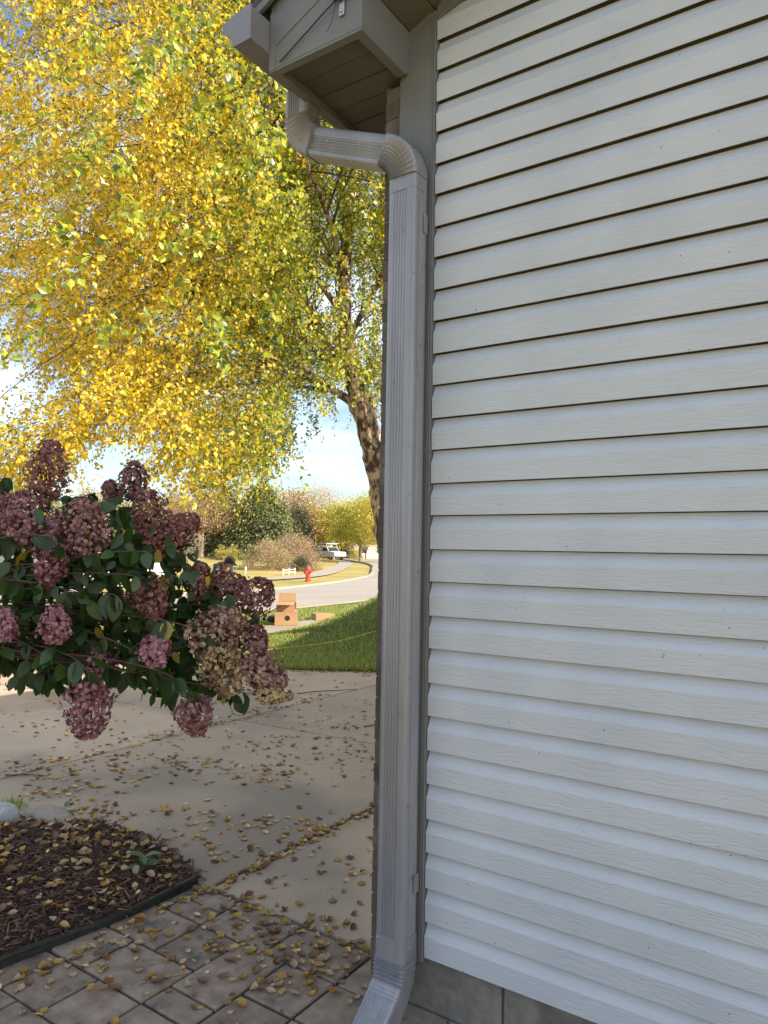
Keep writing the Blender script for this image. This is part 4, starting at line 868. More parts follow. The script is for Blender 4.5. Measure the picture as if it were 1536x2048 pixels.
for u, v in tips:
    e = cam_pt(u, v, rng.uniform(2.45, 3.1)); ends.append((e, e-np.array([-.06, .02, -.03])*1.5, 0))
SG = []; LP = []; LD = []; LS = []; LN = []; LI = []
LVh, LFh = leaf_template(6, .30, .22, .07, .85)
for bi, (e, pre, isb) in enumerate(ends):
    st = crown if rng.random() < .6 else crown2; st = st+rng.normal(0, .04, 3)
    m1 = st*.55+e*.45+np.array([0, 0, .10+.08*rng.random()]); tt = np.linspace(0, 1, 15)[:, None]
    pth = (1-tt)**3*st+3*tt*(1-tt)**2*m1+3*tt**2*(1-tt)*pre+tt**3*e; SG.append(pth-OH)
    L_ = np.linalg.norm(e-st); nlv = 9 if isb else 11; reach = min(.5, .36/L_+.08)
    for j in range(nlv):
        t = 1-(.02 if not isb else .07)-reach*(j//2)/(nlv/2)*1.3; t = max(.12, min(1, t+rng.uniform(-.015, .015))); i = t*14; k = int(min(13, i)); p = pth[k]*(1-(i-k))+pth[min(14, k+1)]*(i-k)
        tg = unit(pth[min(14, k+1)]-pth[k]); sd = np.cross(tg, rvec(1)[0]); sd = unit(sd)*(1 if j % 2 else -1)
        d = unit(sd*.8+tg*.35+np.array([0, 0, -.75])+rng.normal(0, .18, 3)); nn = unit(np.array([.2, -.25, .8])+rng.normal(0, .7, 3))
        LP.append(p); LD.append(d); LN.append(nn); LS.append(rng.uniform(.050, .092)); LI.append(0 if rng.random() < .86 else (1 if rng.random() < .85 else 2))
twigs('stems', np.array(SG), np.linspace(.0042, .0016, 15)[None]*np.ones((len(SG), 1)), M_ST, hyd, 5)
# background foliage of the shrub's own body
nf = 1250; uf = rng.uniform(-160, 470, nf); vf = np.interp(uf, [-160, 0, 150, 260, 400, 470], [1000, 985, 1030, 1010, 1120, 1190])+rng.uniform(0, 1, nf)*np.interp(uf, [-160, 0, 200, 330, 420, 470], [370, 380, 340, 350, 250, 150]); Zf = rng.uniform(2.55, 3.3, nf)
for i in range(nf):
    LP.append(cam_pt(uf[i], vf[i], Zf[i])); LD.append(unit(rng.normal(0, .55, 3)+np.array([0, 0, -.75]))); LN.append(unit(np.array([.2, -.2, .7])+rng.normal(0, .8, 3))); LS.append(rng.uniform(.042, .078)); LI.append(0 if rng.random() < .90 else (1 if rng.random() < .85 else 2))
V, F = scatter(LVh, LFh, np.array(LP)-OH, np.array(LD), np.array(LN), np.array(LS)); npmesh('foliage', V, F, M_HL, hyd, mi=np.repeat(LI, len(LFh)), smooth=True)
# trunk and main limbs standing in the bed
mb = MB(); c1, c2 = crown-OH, crown2-OH
mb.tube([(0, 0, -.1), (.03, .02, .3), (.02, .06, .6), (.05, .05, .8)], [.035, .03, .028, .024], 10)
mb.tube([(.05, .05, .78), tuple((np.array((.05, .05, .8))+c1)/2+np.array([0, 0, .05])), tuple(c1)], [.02, .016, .013], 8); mb.tube([(.05, .05, .78), tuple((np.array((.05, .05, .8))+c2)/2), tuple(c2)], [.02, .016, .013], 8)
mb.build('trunk', M_ST, hyd, smooth=True)
# the bare cut twig reaching right, and a hooked one
mb = MB(); a, b = cam_pt(430, 1275, 2.65), cam_pt(562, 1212, 2.6); mb.tube([tuple(a-OH), tuple((a+b)/2-OH+np.array([0, 0, -.006])), tuple(b-OH)], [.003, .0024, .0017], 6)
pts = [cam_pt(*q, 2.6) for q in ((470, 1275), (500, 1262), (514, 1261), (515, 1275), (518, 1290))]; mb.tube([tuple(p-OH) for p in pts], .0013, 5); mb.build('bare_twig', M_ST, hyd)

# ------------------------------------------------------------------ fallen leaves
M_FL = [leafmat('fallen_yellow', (.60, .38, .08), (.74, .50, .14), trans=.15), leafmat('fallen_tan', (.52, .36, .20), (.68, .50, .30), trans=.1), leafmat('fallen_brown', (.20, .10, .045), (.34, .18, .08), trans=.1), leafmat('fallen_gold', (.50, .27, .05), (.62, .36, .07), trans=.15)]
def fallen_tpl(seed):
    r = random.Random(seed); cx, cy = r.uniform(-.4, 1.9), r.uniform(-.4, 1.6); V = []; w = r.uniform(.30, .38)
    for i in range(6):
        t = i/5; ww = w*math.sin(math.pi*t**.8)**.75 if 0 < i < 5 else .01
        for j in (-1, -.5, 0, .5, 1):
            x = ww*j; V.append((x, t-.5, .9*cx*x*x*2+cy*(t-.5)**2*.8+.05*r.uniform(-1, 1)+(.05*abs(j))))
    F = [(5*i+j, 5*i+j+1, 5*i+j+6, 5*i+j+5) for i in range(5) for j in range(4)]
    V = [(a, b, c-min(v[2] for v in V)) for a, b, c in V]; return V, F
TPL = [fallen_tpl(i) for i in (1, 4, 6, 9, 12)]
pts = []
def addp(x, y, sd=0): pts.append(np.c_[x, y])
g = np.random.default_rng(21)
def gate(n, fx, fy): addp(fx, fy)
n = 560; x = g.uniform(-9, -.25, n); y = g.uniform(.3, 6, n); addp(x, y)
for (cx, cy, sx, sy, n) in [(-2.0, .95, .25, .12, 46), (-1.55, 1.15, .12, .10, 34), (-2.35, 1.75, .28, .14, 60), (-3.0, 1.6, .30, .12, 60), (-3.3, 1.15, .3, .2, 60), (-2.9, .62, .3, .10, 80), (-3.7, .9, .3, .15, 60), (-1.9, 2.5, .3, .2, 40), (-2.9, 2.3, .3, .15, 50), (-4.6, 1.6, .5, .2, 50), (-.95, .12, .22, .12, 60), (-.85, .8, .3, .3, 60), (-.55, .45, .12, .2, 36), (-.9, -.1, .2, .15, 40), (-.6, .05, .15, .10, 30), (-1.2, -.25, .10, .2, 40), (-3.0, 3.3, .3, .2, 36), (-2.5, 2.75, .35, .12, 36), (-1.75, .62, .2, .08, 40), (-1.0, 1.7, .2, .2, 30)]:
    addp(g.normal(cx, sx, n), g.normal(cy, sy, n))
n = 230; y = g.uniform(.25, 2.6, n); addp(-1.36+g.normal(0, .022, n)+.03*np.abs(g.normal(0, 1, n)), y)          # blown along the joints
n = 190; y = g.uniform(-.2, 4.2, n); addp(-3.80+g.normal(0, .09, n), y)
n = 60; x = g.uniform(-1.4, -.25, n); addp(x, .29+g.normal(0, .03, n))
n = 90; y = g.uniform(-1.2, .3, n); addp(-1.40+np.abs(g.normal(0, .05, n)), y)
n = 150; x = g.uniform(-6.2, -2.6, n); addp(x, edge(x)-np.abs(g.normal(0, .07, n)))
n = 170; addp(g.uniform(-1.4, .1, n), g.uniform(-1.6, .3, n))
n = 850; x = g.uniform(-3.4, -1.46, n); y = bed_top(x)-g.uniform(0, 1, n)**1.4*1.7+.05; addp(x, y)
n = 420; x = g.uniform(-10.5, -3.2, n); y = edge(x)+g.uniform(.1, 1, n)*8; addp(x, y)
Pq = np.concatenate(pts); x, y = Pq[:, 0], Pq[:, 1]
ok = ~((x > -.24) & (y > -.04)) & ~((x > -.25) & (x < .02) & (y > -.45)); x, y = x[ok], y[ok]
inbed = (x < bed_right(y)) & (y < bed_top(x)); lawn = y > edge(x)
z = np.where(inbed, bedz(x, y)+.030, np.where(lawn, HL(x, y)+.045, .001)); n = len(x)
hd = g.uniform(0, 6.283, n); til = np.where(inbed | lawn, .35, .13); D = np.c_[np.cos(hd), np.sin(hd), g.normal(0, 1, n)*til]; Nn = np.c_[g.normal(0, 1, (n, 2))*til[:, None], np.ones(n)]
sc = g.uniform(.020, .054, n); sc = np.where(lawn, sc*.9, sc); tp = g.integers(0, 5, n); cl = g.choice([0, 1, 2, 3], n, p=[.16, .32, .36, .16])
dist = np.hypot(x-CAM[0], y-CAM[1]); rx = (x-CAM[0])*DR[0]+(y-CAM[1])*DR[1]; sx_ = (x-CAM[0])*DF[0]+(y-CAM[1])*DF[1]
vis = (sx_ > 2.3) & (np.abs(rx/np.maximum(sx_, .1)+.265) < .275) & (sx_ > 2.45)
order = np.argsort(np.where(vis, sx_/sc*.045, 1e9)); near300 = set(order[:300].tolist())
meshes = {}
names = ['bright yellow', 'pale tan', 'dark brown', 'golden brown']
D = unit(D); Xn = unit(np.cross(D, Nn)); Zn = np.cross(Xn, D)
for i in order[:300]:
    key = (int(tp[i]), int(cl[i]))
    if key not in meshes:
        me = bpy.data.meshes.new('fallen_leaf'); me.from_pydata(TPL[key[0]][0], [], TPL[key[0]][1]); me.materials.append(M_FL[key[1]]); me.polygons.foreach_set('use_smooth', [True]*len(me.polygons)); meshes[key] = me
    o = bpy.data.objects.new('fallen_leaf', meshes[key]); COL.objects.link(o)
    s_ = sc[i]; o.matrix_world = Matrix(((Xn[i, 0]*s_, D[i, 0]*s_, Zn[i, 0]*s_, x[i]), (Xn[i, 1]*s_, D[i, 1]*s_, Zn[i, 1]*s_, y[i]), (Xn[i, 2]*s_, D[i, 2]*s_, Zn[i, 2]*s_, z[i]), (0, 0, 0, 1)))
    form = ['flat', 'curled', 'cupped', 'folded', 'twisted'][tp[i]]; size = 'small' if sc[i] < .047 else 'large'
    if inbed[i]: where = 'on the bark mulch '+('next to the black edging' if x[i] > -1.62 else 'by the driveway end of the bed' if y[i] > .1 else 'in the middle of the bed' if x[i] > -2.1 else 'at the left side of the bed')
    elif y[i] < .3: where = 'on the stone pavers '+('beside the black edging' if x[i] < -1.22 else 'left of the downspout foot' if x[i] > -.62 else 'next to the concrete slab' if y[i] > -.02 else 'in the middle of the path' if y[i] > -.45 else 'at the front of the path')
    elif x[i] > -1.33: where = 'on the concrete strip '+('by the brick wall' if x[i] > -.7 else 'next to the pavers' if y[i] < .7 else 'beside the long joint')
    else: where = 'on the driveway '+('by the tip of the mulch bed' if y[i] < .8 and x[i] > -2.2 else 'beside the nearest long joint' if x[i] > -1.6 else 'behind the mulch bed' if y[i] < 1.6 else 'on the darker middle slab')
    lab = '%s %s fallen leaf %s' % (form, names[cl[i]], where); lab = (size+' '+lab) if len(lab.split()) < 16 else lab
    tag(o, lab, 'leaf', 'fallen leaves scattered over the ground')
rest = np.array(order[300:]); VV_ = []; FF_ = []; MI_ = []; off_ = 0
for k in range(5):
    s_ = rest[tp[rest] == k]; V, F = scatter(TPL[k][0], TPL[k][1], np.c_[x, y, z][s_], D[s_], Nn[s_], sc[s_]); VV_.append(V); FF_.append(F+off_); off_ += len(V); MI_.append(np.repeat(cl[s_], len(TPL[k][1])))
tag(npmesh('leaf_litter', np.concatenate(VV_), np.concatenate(FF_), M_FL, mi=np.concatenate(MI_), smooth=True), 'scattered yellow and brown fallen leaves over driveway, lawn and mulch', 'leaves', kind='stuff')
# twigs on the concrete
def stick(pts, r, label):
    mb = MB(); mb.tube(pts, r, 5); tag(mb.build('stick', M_TWIG), label, 'twig')
stick([(-4.05, 4.05, .012), (-3.95, 4.25, .02), (-3.8, 4.5, .014), (-3.7, 4.7, .01)], [.006, .006, .005, .003], 'long thin stick lying on the driveway near the lawn')
stick([(-2.6, 3.3, .008), (-2.55, 3.45, .012), (-2.45, 3.55, .008)], [.006, .005, .003], 'short crooked stick lying on the darker driveway slab')
stick([(-3.75, .62, .010), (-3.62, .72, .014), (-3.5, .78, .010)], [.005, .005, .003], 'short dark stick lying by the bed end of the driveway')
stick([(-.98, -.38, .006), (-.93, -.30, .010), (-.87, -.25, .02), (-.84, -.20, .010)], [.0015, .0015, .0012, .001], 'thin bent leaf stalk lying on the stone pavers')
# yellow cord on the lawn
cp = [(-6.75, 5.55), (-6.35, 6.0), (-6.25, 6.6), (-5.95, 7.3), (-5.7, 8.0), (-5.2, 8.8), (-4.5, 9.6)]
cp = sl3(cp, 6); mb = MB(); mb.tube([(p[0], p[1], float(HL(*p))+.06) for p in cp], .0045, 6)
tag(mb.build('yellow_rope', mat('yellow_cord', (.75, .62, .08), rough=.6)), 'thin yellow cord lying across the shaded front lawn', 'cord')

# ------------------------------------------------------------------ boxes at the footpath
def carton(loc, rz, w, d, h, label, flaps=True, hole=False, closed=False):
    root = empty('cardboard_box', loc, rz); tag(root, label, 'box'); t = .008; mb = MB()
    mb.box(-w/2, w/2, -d/2, -d/2+t, 0, h); mb.box(-w/2, w/2, d/2-t, d/2, 0, h); mb.box(-w/2, -w/2+t, -d/2+t, d/2-t, 0, h); mb.box(w/2-t, w/2, -d/2+t, d/2-t, 0, h); mb.box(-w/2+t, w/2-t, -d/2+t, d/2-t, .001, t)
    if closed: mb.box(-w/2+t, w/2-t, -d/2+t, d/2-t, h-t, h-.001)
    mb.build('box_body', M_CARD, root)
    if flaps:
        for k, (cx, cy, ww, a) in enumerate(((0, -d/2, w, 1.9), (0, d/2, w, .25), (-w/2, 0, d, .5), (w/2, 0, d, 2.0))):
            mb = MB(); L_ = min(w, d)*.48
            mb.box(-ww/2+.01, ww/2-.01, 0, L_, -.003, .003)
            rzf = (math.pi, 0, math.pi/2, -math.pi/2)[k]; Mx = Matrix.Translation((cx, cy, h+.003))@Matrix.Rotation(rzf, 4, 'Z')@Matrix.Rotation(math.pi/2-a, 4, 'X')
            mb.v = [tuple(Mx@Vector(p)) for p in mb.v]; mb.build('flap', M_CARD, root)
    if hole:
        mb = MB(); mb.lathe([(.055, 0), (.05, .002)], (.02, -d/2-.0025, h*.55), 14, 0, Matrix.Rotation(math.pi/2, 3, 'X')); mb.build('hand_hole', M_DARK, root)
    return root
bb = cam_pt(586, 1258, 13.3); ang_ = TH+R(8)
carton((-8.85, 9.25, .05), ang_, .47, .40, .27, 'lower brown cardboard box with a hand hole standing at the footpath edge', False, True, True)
carton((-8.89, 9.29, .322), ang_+R(-6), .38, .34, .20, 'open cardboard box with raised flaps stacked on the lower box', True)
carton((-9.02, 10.68, .05), ang_+R(14), .44, .36, .13, 'low pale cardboard box lying on the footpath right of the stack', False, False, True)
# crumpled dark bag
import bmesh
def blob(name, loc, size, m, label, cat, seed, amp=.18):
    bm = bmesh.new(); bmesh.ops.create_icosphere(bm, subdivisions=3, radius=1); r = random.Random(seed)
    for v in bm.verts:
        p = v.co.copy(); k = 1+amp*math.sin(5*p.x+seed)*math.sin(4*p.y+2*seed)+r.uniform(-.07, .07); v.co = Vector((p.x*size[0]*k, p.y*size[1]*k, max(-.9, p.z)*size[2]*k))
    me = bpy.data.meshes.new(name); bm.to_mesh(me); bm.free(); me.materials.append(m)
    o = bpy.data.objects.new(name, me); COL.objects.link(o); o.location = loc; return tag(o, label, cat)
blob('bag', (-9.62, 9.15, .15), (.10, .09, .13), mat('grey_plastic', (.10, .095, .10), (.18, .16, .16), scale=8, rough=.5), 'crumpled dark grey bag on the grass left of the box stack', 'bag', 2)
blob('bag', (-9.42, 9.45, .11), (.12, .09, .08), mat('black_plastic', (.015, .015, .015), rough=.4), 'low black bag between the grey bag and the boxes', 'bag', 5)

# ------------------------------------------------------------------ fire hydrant
def hydrant(x, y):
    root = empty('fire_hydrant', (x, y, .0)); tag(root, 'red fire hydrant on the dry grass island by the road', 'hydrant')
    mb = MB(); mb.lathe([(.17, -.12), (.17, .0), (.13, .02), (.125, .52), (.15, .53), (.15, .57), (.12, .58)], n=18); mb.build('barrel', M_RED, root, smooth='auto')
    mb = MB(); mb.lathe([(.135, .575), (.13, .62), (.10, .69), (.05, .73), (.045, .74), (.045, .79), (.0, .79)], n=18); mb.build('bonnet', M_RED, root, smooth='auto')
    for a, r_, zz in ((0, .06, .45), (math.pi, .06, .45), (-math.pi/2, .09, .40)):
        mb = MB(); Mx = Matrix.Rotation(a-math.pi/2 if True else 0, 3, 'Z')@Matrix.Rotation(math.pi/2, 3, 'X'); mb.lathe([(r_*.8, -.20), (r_*.8, -.12)], (0, 0, zz), 14, 0, Mx)
        mb.lathe([(r_, -.26), (r_, -.19)], (0, 0, zz), 8, 0, Mx); mb.build('outlet', M_RED, root, smooth='auto')
hydrant(-23.45, 27.35)
# white rail fence by the bush
def rail_fence(a, b):
    root = empty('rail_fence', (a[0], a[1], float(H(*a))-.05)); tag(root, 'short white post and rail fence beside the pinkish brown bush', 'fence')
    d = np.array(b)-np.array(a); L_ = np.linalg.norm(d); d = d/L_; an = math.atan2(d[1], d[0])
    for k in range(3):
        mb = MB(); mb.box(-.035, .035, -.035, .035, -.1, .38, M=Matrix.Rotation(an, 4, 'Z')@Matrix.Translation((L_*k/2, 0, 0))); mb.box(-.065, .065, -.045, .045, .38, .40, M=Matrix.Rotation(an, 4, 'Z')@Matrix.Translation((L_*k/2, 0, 0))); mb.build('post', M_WHITE, root)
    for z in (.15, .31):
        mb = MB(); mb.box(.0, L_, -.075, -.052, z-.022, z+.022, M=Matrix.Rotation(an, 4, 'Z')); mb.build('rail', M_WHITE, root)
pf = cw(at_px(569, 46.5), 46.5); pg = cw(at_px(592, 49), 49); rail_fence((float(pf[0]), float(pf[1])), (float(pg[0]), float(pg[1])))
def post(u, s, h, w, m, name, label, cat, cap=False):
    p = cw(at_px(u, s), s); root = empty(name, (float(p[0]), float(p[1]), float(H(*p))-.09)); tag(root, label, cat)
    mb = MB(); mb.tube([(0, 0, -.1), (0, 0, h)], w, 8); mb.build('pole', m, root)
    mb = MB(); mb.lathe([(w*1.1, h-.02), (w*2.2, h), (w*2.2, h+w*4), (w*1.2, h+w*5)], n=10); mb.build('top', m, root)
post(625.5, 84, 1.9, .05, M_EDGE, 'lamp_post', 'slim black garden lamp post left of the trucks', 'lamp post')
post(494, 47, .32, .035, M_WHITE, 'marker', 'small white marker stub in the grass before the bush', 'marker')

# ------------------------------------------------------------------ vehicles
M_TAIL = mat('red_lens', (.5, .02, .02), rough=.2); M_HEAD = mat('clear_lens', (.7, .72, .75), rough=.1); M_PBLUE = mat('blue_grey_paint', (.34, .38, .46), rough=.35); M_GCAR = mat('silver_paint', (.50, .53, .54), rough=.3, metallic=.3)
def vehicle(name, loc, rz, label, cat, paint, L_, Wd_, lower, cabin, zh, wheels, glass, extra=None, stripe=None):
    """lower / cabin / glass: side outlines (x forward, z up)"""
    root = empty(name, loc, rz); tag(root, label, cat); f = lambda a, b, t: (a, t, b)
    mb = MB(); mb.prism(lower, f, -Wd_/2, Wd_/2); mb.build('body', paint, root, smooth='auto', bevel=.05)
    mb = MB(); n = len(cabin); wi = Wd_/2-.06; wt = Wd_/2-.20; zmx = max(c[1] for c in cabin); zmn = min(c[1] for c in cabin)
    v = []
    for sg in (-1, 1): v += [(a, sg*(wi+(wt-wi)*(b-zmn)/(zmx-zmn)), b) for a, b in cabin]
    mb.add(v, [tuple(range(n))[::-1], tuple(range(n, 2*n))]+[(i, (i+1) % n, n+(i+1) % n, n+i) for i in range(n)]); mb.build('cab', paint, root, smooth='auto', bevel=.03)
    for gi, (gname, gp_) in enumerate(glass):
        mb = MB(); n = len(gp_)
        if gname == 'windscreen':
            (xa, za), (xb, zb) = gp_; wa = wi+(wt-wi)*(za-zmn)/(zmx-zmn)-.08; wb = wi+(wt-wi)*(zb-zmn)/(zmx-zmn)-.08; nx_, nz_ = (zb-za), (xa-xb); q = math.hypot(nx_, nz_); o_ = .012
            p4 = [(xa, -wa, za), (xa, wa, za), (xb, wb, zb), (xb, -wb, zb)]; mb.add([(a+nx_/q*o_, b, c+nz_/q*o_) for a, b, c in p4]+[(a-nx_/q*o_, b, c-nz_/q*o_) for a, b, c in p4], [(0, 1, 2, 3), (7, 6, 5, 4), (0, 4, 5, 1), (1, 5, 6, 2), (2, 6, 7, 3), (3, 7, 4, 0)])
            mb.build(gname, M_GLASS, root)
        else:
            for sg in (-1, 1):
                mb = MB(); v = [(a, sg*(wi+(wt-wi)*(b-zmn)/(zmx-zmn)+.008), b) for a, b in gp_]+[(a, sg*(wi+(wt-wi)*(b-zmn)/(zmx-zmn)-.02), b) for a, b in gp_]
                mb.add(v, [tuple(range(n)), tuple(range(n, 2*n))[::-1]]+[(i, (i+1) % n, n+(i+1) % n, n+i) for i in range(n)]); mb.build('side_window', M_GLASS, root)
    for wx in wheels:
        for sg in (-1, 1):
            w = empty('wheel', (wx, sg*(Wd_/2-.11), .34)); w.parent = root
            mb = MB(); Mx = Matrix.Rotation(math.pi/2, 3, 'X'); mb.lathe([(.26, -.10), (.34, -.11), (.345, -.05), (.345, .05), (.34, .11), (.26, .10)], n=22, M=Mx); mb.build('tyre', M_TYRE, w, smooth='auto')
            mb = MB(); mb.lathe([(.05, -.125), (.21, -.115), (.24, -.105), (.24, .105), (.21, .115), (.05, .125)], n=16, M=Mx); mb.build('rim', M_METAL, w, smooth='auto')
    xf = L_/2
    for sg in (-1, 1):
        mb = MB(); mb.box(xf-.03, xf+.015, sg*(Wd_/2-.24)-.16, sg*(Wd_/2-.24)+.16, zh, zh+.15); mb.build('headlight', M_HEAD, root, bevel=.01)
        mb = MB(); mb.box(-xf-.015, -xf+.03, sg*(Wd_/2-.15)-.08, sg*(Wd_/2-.15)+.08, zh, zh+.25); mb.build('tail_light', M_TAIL, root)
    mb = MB(); mb.box(xf-.02, xf+.012, -Wd_/2+.46, Wd_/2-.46, zh-.02, zh+.17); mb.build('grille', M_TYRE, root)
    mb = MB(); mb.box(xf-.06, xf+.09, -Wd_/2+.02, Wd_/2-.02, zh-.25, zh-.08); mb.build('bumper', M_METAL, root, bevel=.02)
    for sg in (-1, 1):
        mb = MB(); mb.box(glass[0][1][0][0]-.35, glass[0][1][0][0]-.2, sg*(Wd_/2+.08)-.08, sg*(Wd_/2+.08)+.08, zmn+.02, zmn+.22); mb.build('mirror', M_TYRE, root, bevel=.02)
    if extra: extra(root)
    return root
def on_road(u, s): p = cw(at_px(u, s), s); return (float(p[0]), float(p[1]), float(H(*p))+.01)
pick_low = [(-2.6, .42), (2.6, .42), (2.68, .55), (2.66, .95), (2.5, 1.08), (1.15, 1.14), (-2.6, 1.14)]
pick_cab = [(-.75, 1.14), (1.2, 1.13), (.55, 1.74), (-.6, 1.76)]
def topper(root):
    mb = MB(); mb.box(-2.62, -.78, -.93, .93, 1.14, 1.95); mb.build('utility_body', M_WGREEN, root, bevel=.03)
    mb = MB()
    for sg in (-1, 1):
        mb.tube([(-2.5, sg*.85, 1.93), (-2.5, sg*.85, 2.22), (.7, sg*.85, 2.22)], .03, 6); mb.tube([(.5, sg*.85, 2.22), (.45, sg*.85, 1.7)], .03, 6)
    mb.tube([(-.5, -.85, 2.22), (-.5, .85, 2.22)], .03, 6); mb.tube([(.65, -.85, 2.22), (.65, .85, 2.22)], .03, 6); mb.box(-2.4, .4, -.8, .8, 2.12, 2.20); mb.build('roof_rack', M_WGREEN, root)
p = on_road(661, 100)
vehicle('utility_truck', p, TH+math.pi*1.5+R(36), 'white utility pickup truck with roof rack parked facing the camera', 'truck', M_WGREEN, 5.3, 1.95, pick_low, pick_cab, .72, (-1.6, 1.65), [('windscreen', [(1.17, 1.17), (.58, 1.70)]), ('side', [(-.5, 1.2), (.9, 1.2), (.45, 1.65), (-.45, 1.66)])], topper)
bt_low = [(-3.2, .42), (3.1, .42), (3.15, 1.0), (2.4, 1.3), (-3.2, 1.3)]; bt_cab = [(.9, 1.3), (2.45, 1.3), (2.1, 2.0), (.9, 2.05)]
def cargo(root):
    mb = MB(); mb.box(-3.2, .85, -1.08, 1.08, .95, 2.95); mb.build('cargo_box', M_PBLUE, root, bevel=.03)
vehicle('box_truck', on_road(640, 113), TH+math.pi*1.5+R(30), 'blue grey box truck parked behind the white utility pickup', 'truck', M_PBLUE, 6.3, 2.1, bt_low, bt_cab, .8, (-2.1, 2.1), [('windscreen', [(2.42, 1.34), (2.13, 1.96)]), ('side', [(1.2, 1.38), (2.2, 1.38), (2.0, 1.92), (1.2, 1.95)])], cargo)
sed_low = [(-2.25, .35), (2.25, .35), (2.3, .6), (2.2, .85), (1.1, .98), (-2.1, 1.0), (-2.3, .85)]; sed_cab = [(-1.6, .98), (1.15, .96), (.45, 1.42), (-.9, 1.45)]
sed_gl = [('windscreen', [(1.1, .99), (.5, 1.38)]), ('side', [(-1.2, 1.02), (.85, 1.0), (.38, 1.36), (-.8, 1.38)])]
vehicle('parked_car', on_road(697, 128), TH+math.pi*1.5+R(20), 'distant silver car parked in tree shade right of the pickup', 'car', M_GCAR, 4.6, 1.8, sed_low, sed_cab, .6, (-1.4, 1.4), sed_gl)
# white car with a blue stripe on the street end of the driveway, mostly behind the hydrangea
M_BSTR = mat('blue_stripe', (.08, .30, .52), rough=.35)
def stripe(root):
    for sg in (-1, 1):
        mb = MB(); mb.box(-2.0, 2.0, sg*.903-.004, sg*.903+.004, .66, .78); mb.build('stripe', M_BSTR, root)
p = cw(at_px(-70, 11.8), 11.8); vehicle('parked_car', (float(p[0]), float(p[1]), .0), R(176), 'white car with a blue side stripe at the left end of the driveway', 'car', M_WHITE, 4.6, 1.8, sed_low, sed_cab, .6, (-1.4, 1.4), sed_gl, stripe)
p = cw(at_px(225, 31), 31); vehicle('parked_car', (float(p[0]), float(p[1]), .0), R(95), 'white car across the street seen in gaps of the hydrangea', 'car', M_WHITE, 4.6, 1.8, sed_low, sed_cab, .6, (-1.4, 1.4), sed_gl)

# ------------------------------------------------------------------ pale house far right
def far_house(u, s, rz, w, d, h, label, m):
    p = cw(at_px(u, s), s); root = empty('house', (float(p[0]), float(p[1]), float(H(*p))-.09), rz); tag(root, label, 'house')
    mb = MB(); mb.box(-w/2, w/2, -d/2, d/2, -.3, h); mb.build('wall', m, root)
    mb = MB(); e = .4; rh = w*.22
    mb.add([(-w/2-e, -d/2-e, h), (w/2+e, -d/2-e, h), (w/2+e, d/2+e, h), (-w/2-e, d/2+e, h), (-w/2-e, 0, h+rh), (w/2+e, 0, h+rh)], [(0, 3, 2, 1), (0, 1, 5, 4), (2, 3, 4, 5), (0, 4, 3), (1, 2, 5)]); mb.build('roof', M_SHING, root)
    for k in range(3):
        x = -w/2+w*(k+.5)/3; fr = MB(); fr.box(x-.75, x+.75, -d/2-.05, -d/2-.003, .9, 2.2); f_ = fr.build('window', M_WHITE, root); pn = MB(); pn.box(x-.65, x+.65, -d/2-.07, -d/2-.055, 1.0, 2.1); pn.build('pane', M_GLASS, f_)
M_PW = mat('pale_siding', (.52, .46, .38), (.60, .53, .44), scale=3, rough=.8)
far_house(752, 124, TH+R(14), 9, 8, 2.9, 'pale tan house behind the small open tree at far right', M_PW)
far_house(372, 120, TH-R(10), 12, 8, 2.8, 'grey house far behind the rust brown tree', mat('grey_siding', (.30, .33, .38), (.36, .39, .44), scale=3, rough=.8))

# ------------------------------------------------------------------ person bending over at the driveway end
def skin_mesh(name, verts, edges, radii, m, parent, sub=1, root=0):
    bm = bmesh.new(); ly = bm.verts.layers.skin.verify(); bv = [bm.verts.new(v) for v in verts]
    for a, b in edges: bm.edges.new((bv[a], bv[b]))
    for v, r_ in zip(bv, radii): v[ly].radius = (r_, r_) if not isinstance(r_, tuple) else r_
    bv[root][ly].use_root = True
    me = bpy.data.meshes.new(name); bm.to_mesh(me); bm.free(); me.materials.append(m); o = bpy.data.objects.new(name, me); COL.objects.link(o); o.parent = parent
    sk = o.modifiers.new('skin', 'SKIN'); sk.use_smooth_shade = True; s2 = o.modifiers.new('sub', 'SUBSURF'); s2.levels = sub; s2.render_levels = sub; return o
M_SKIN = mat('skin', (.50, .26, .17), rough=.55); M_SHIRT = mat('dark_patterned_shirt', (.035, .035, .04), (.28, .28, .30), scale=18, rough=.9, lo=.52, hi=.6); M_JEAN = mat('grey_trousers', (.17, .16, .20), (.22, .21, .25), scale=10, rough=.9); M_CAP = mat('black_cap', (.02, .02, .022), rough=.8); M_HAIR = mat('dark_hair', (.03, .02, .015), rough=.8); M_SHOE = mat('dark_shoe', (.03, .03, .03), rough=.6)
pp = cw(at_px(432, 14.8), 14.8); person = empty('person', (float(pp[0]), float(pp[1]), .0), TH-R(35)); tag(person, 'person in black cap and dark patterned shirt bending forward beyond the hydrangea', 'person')
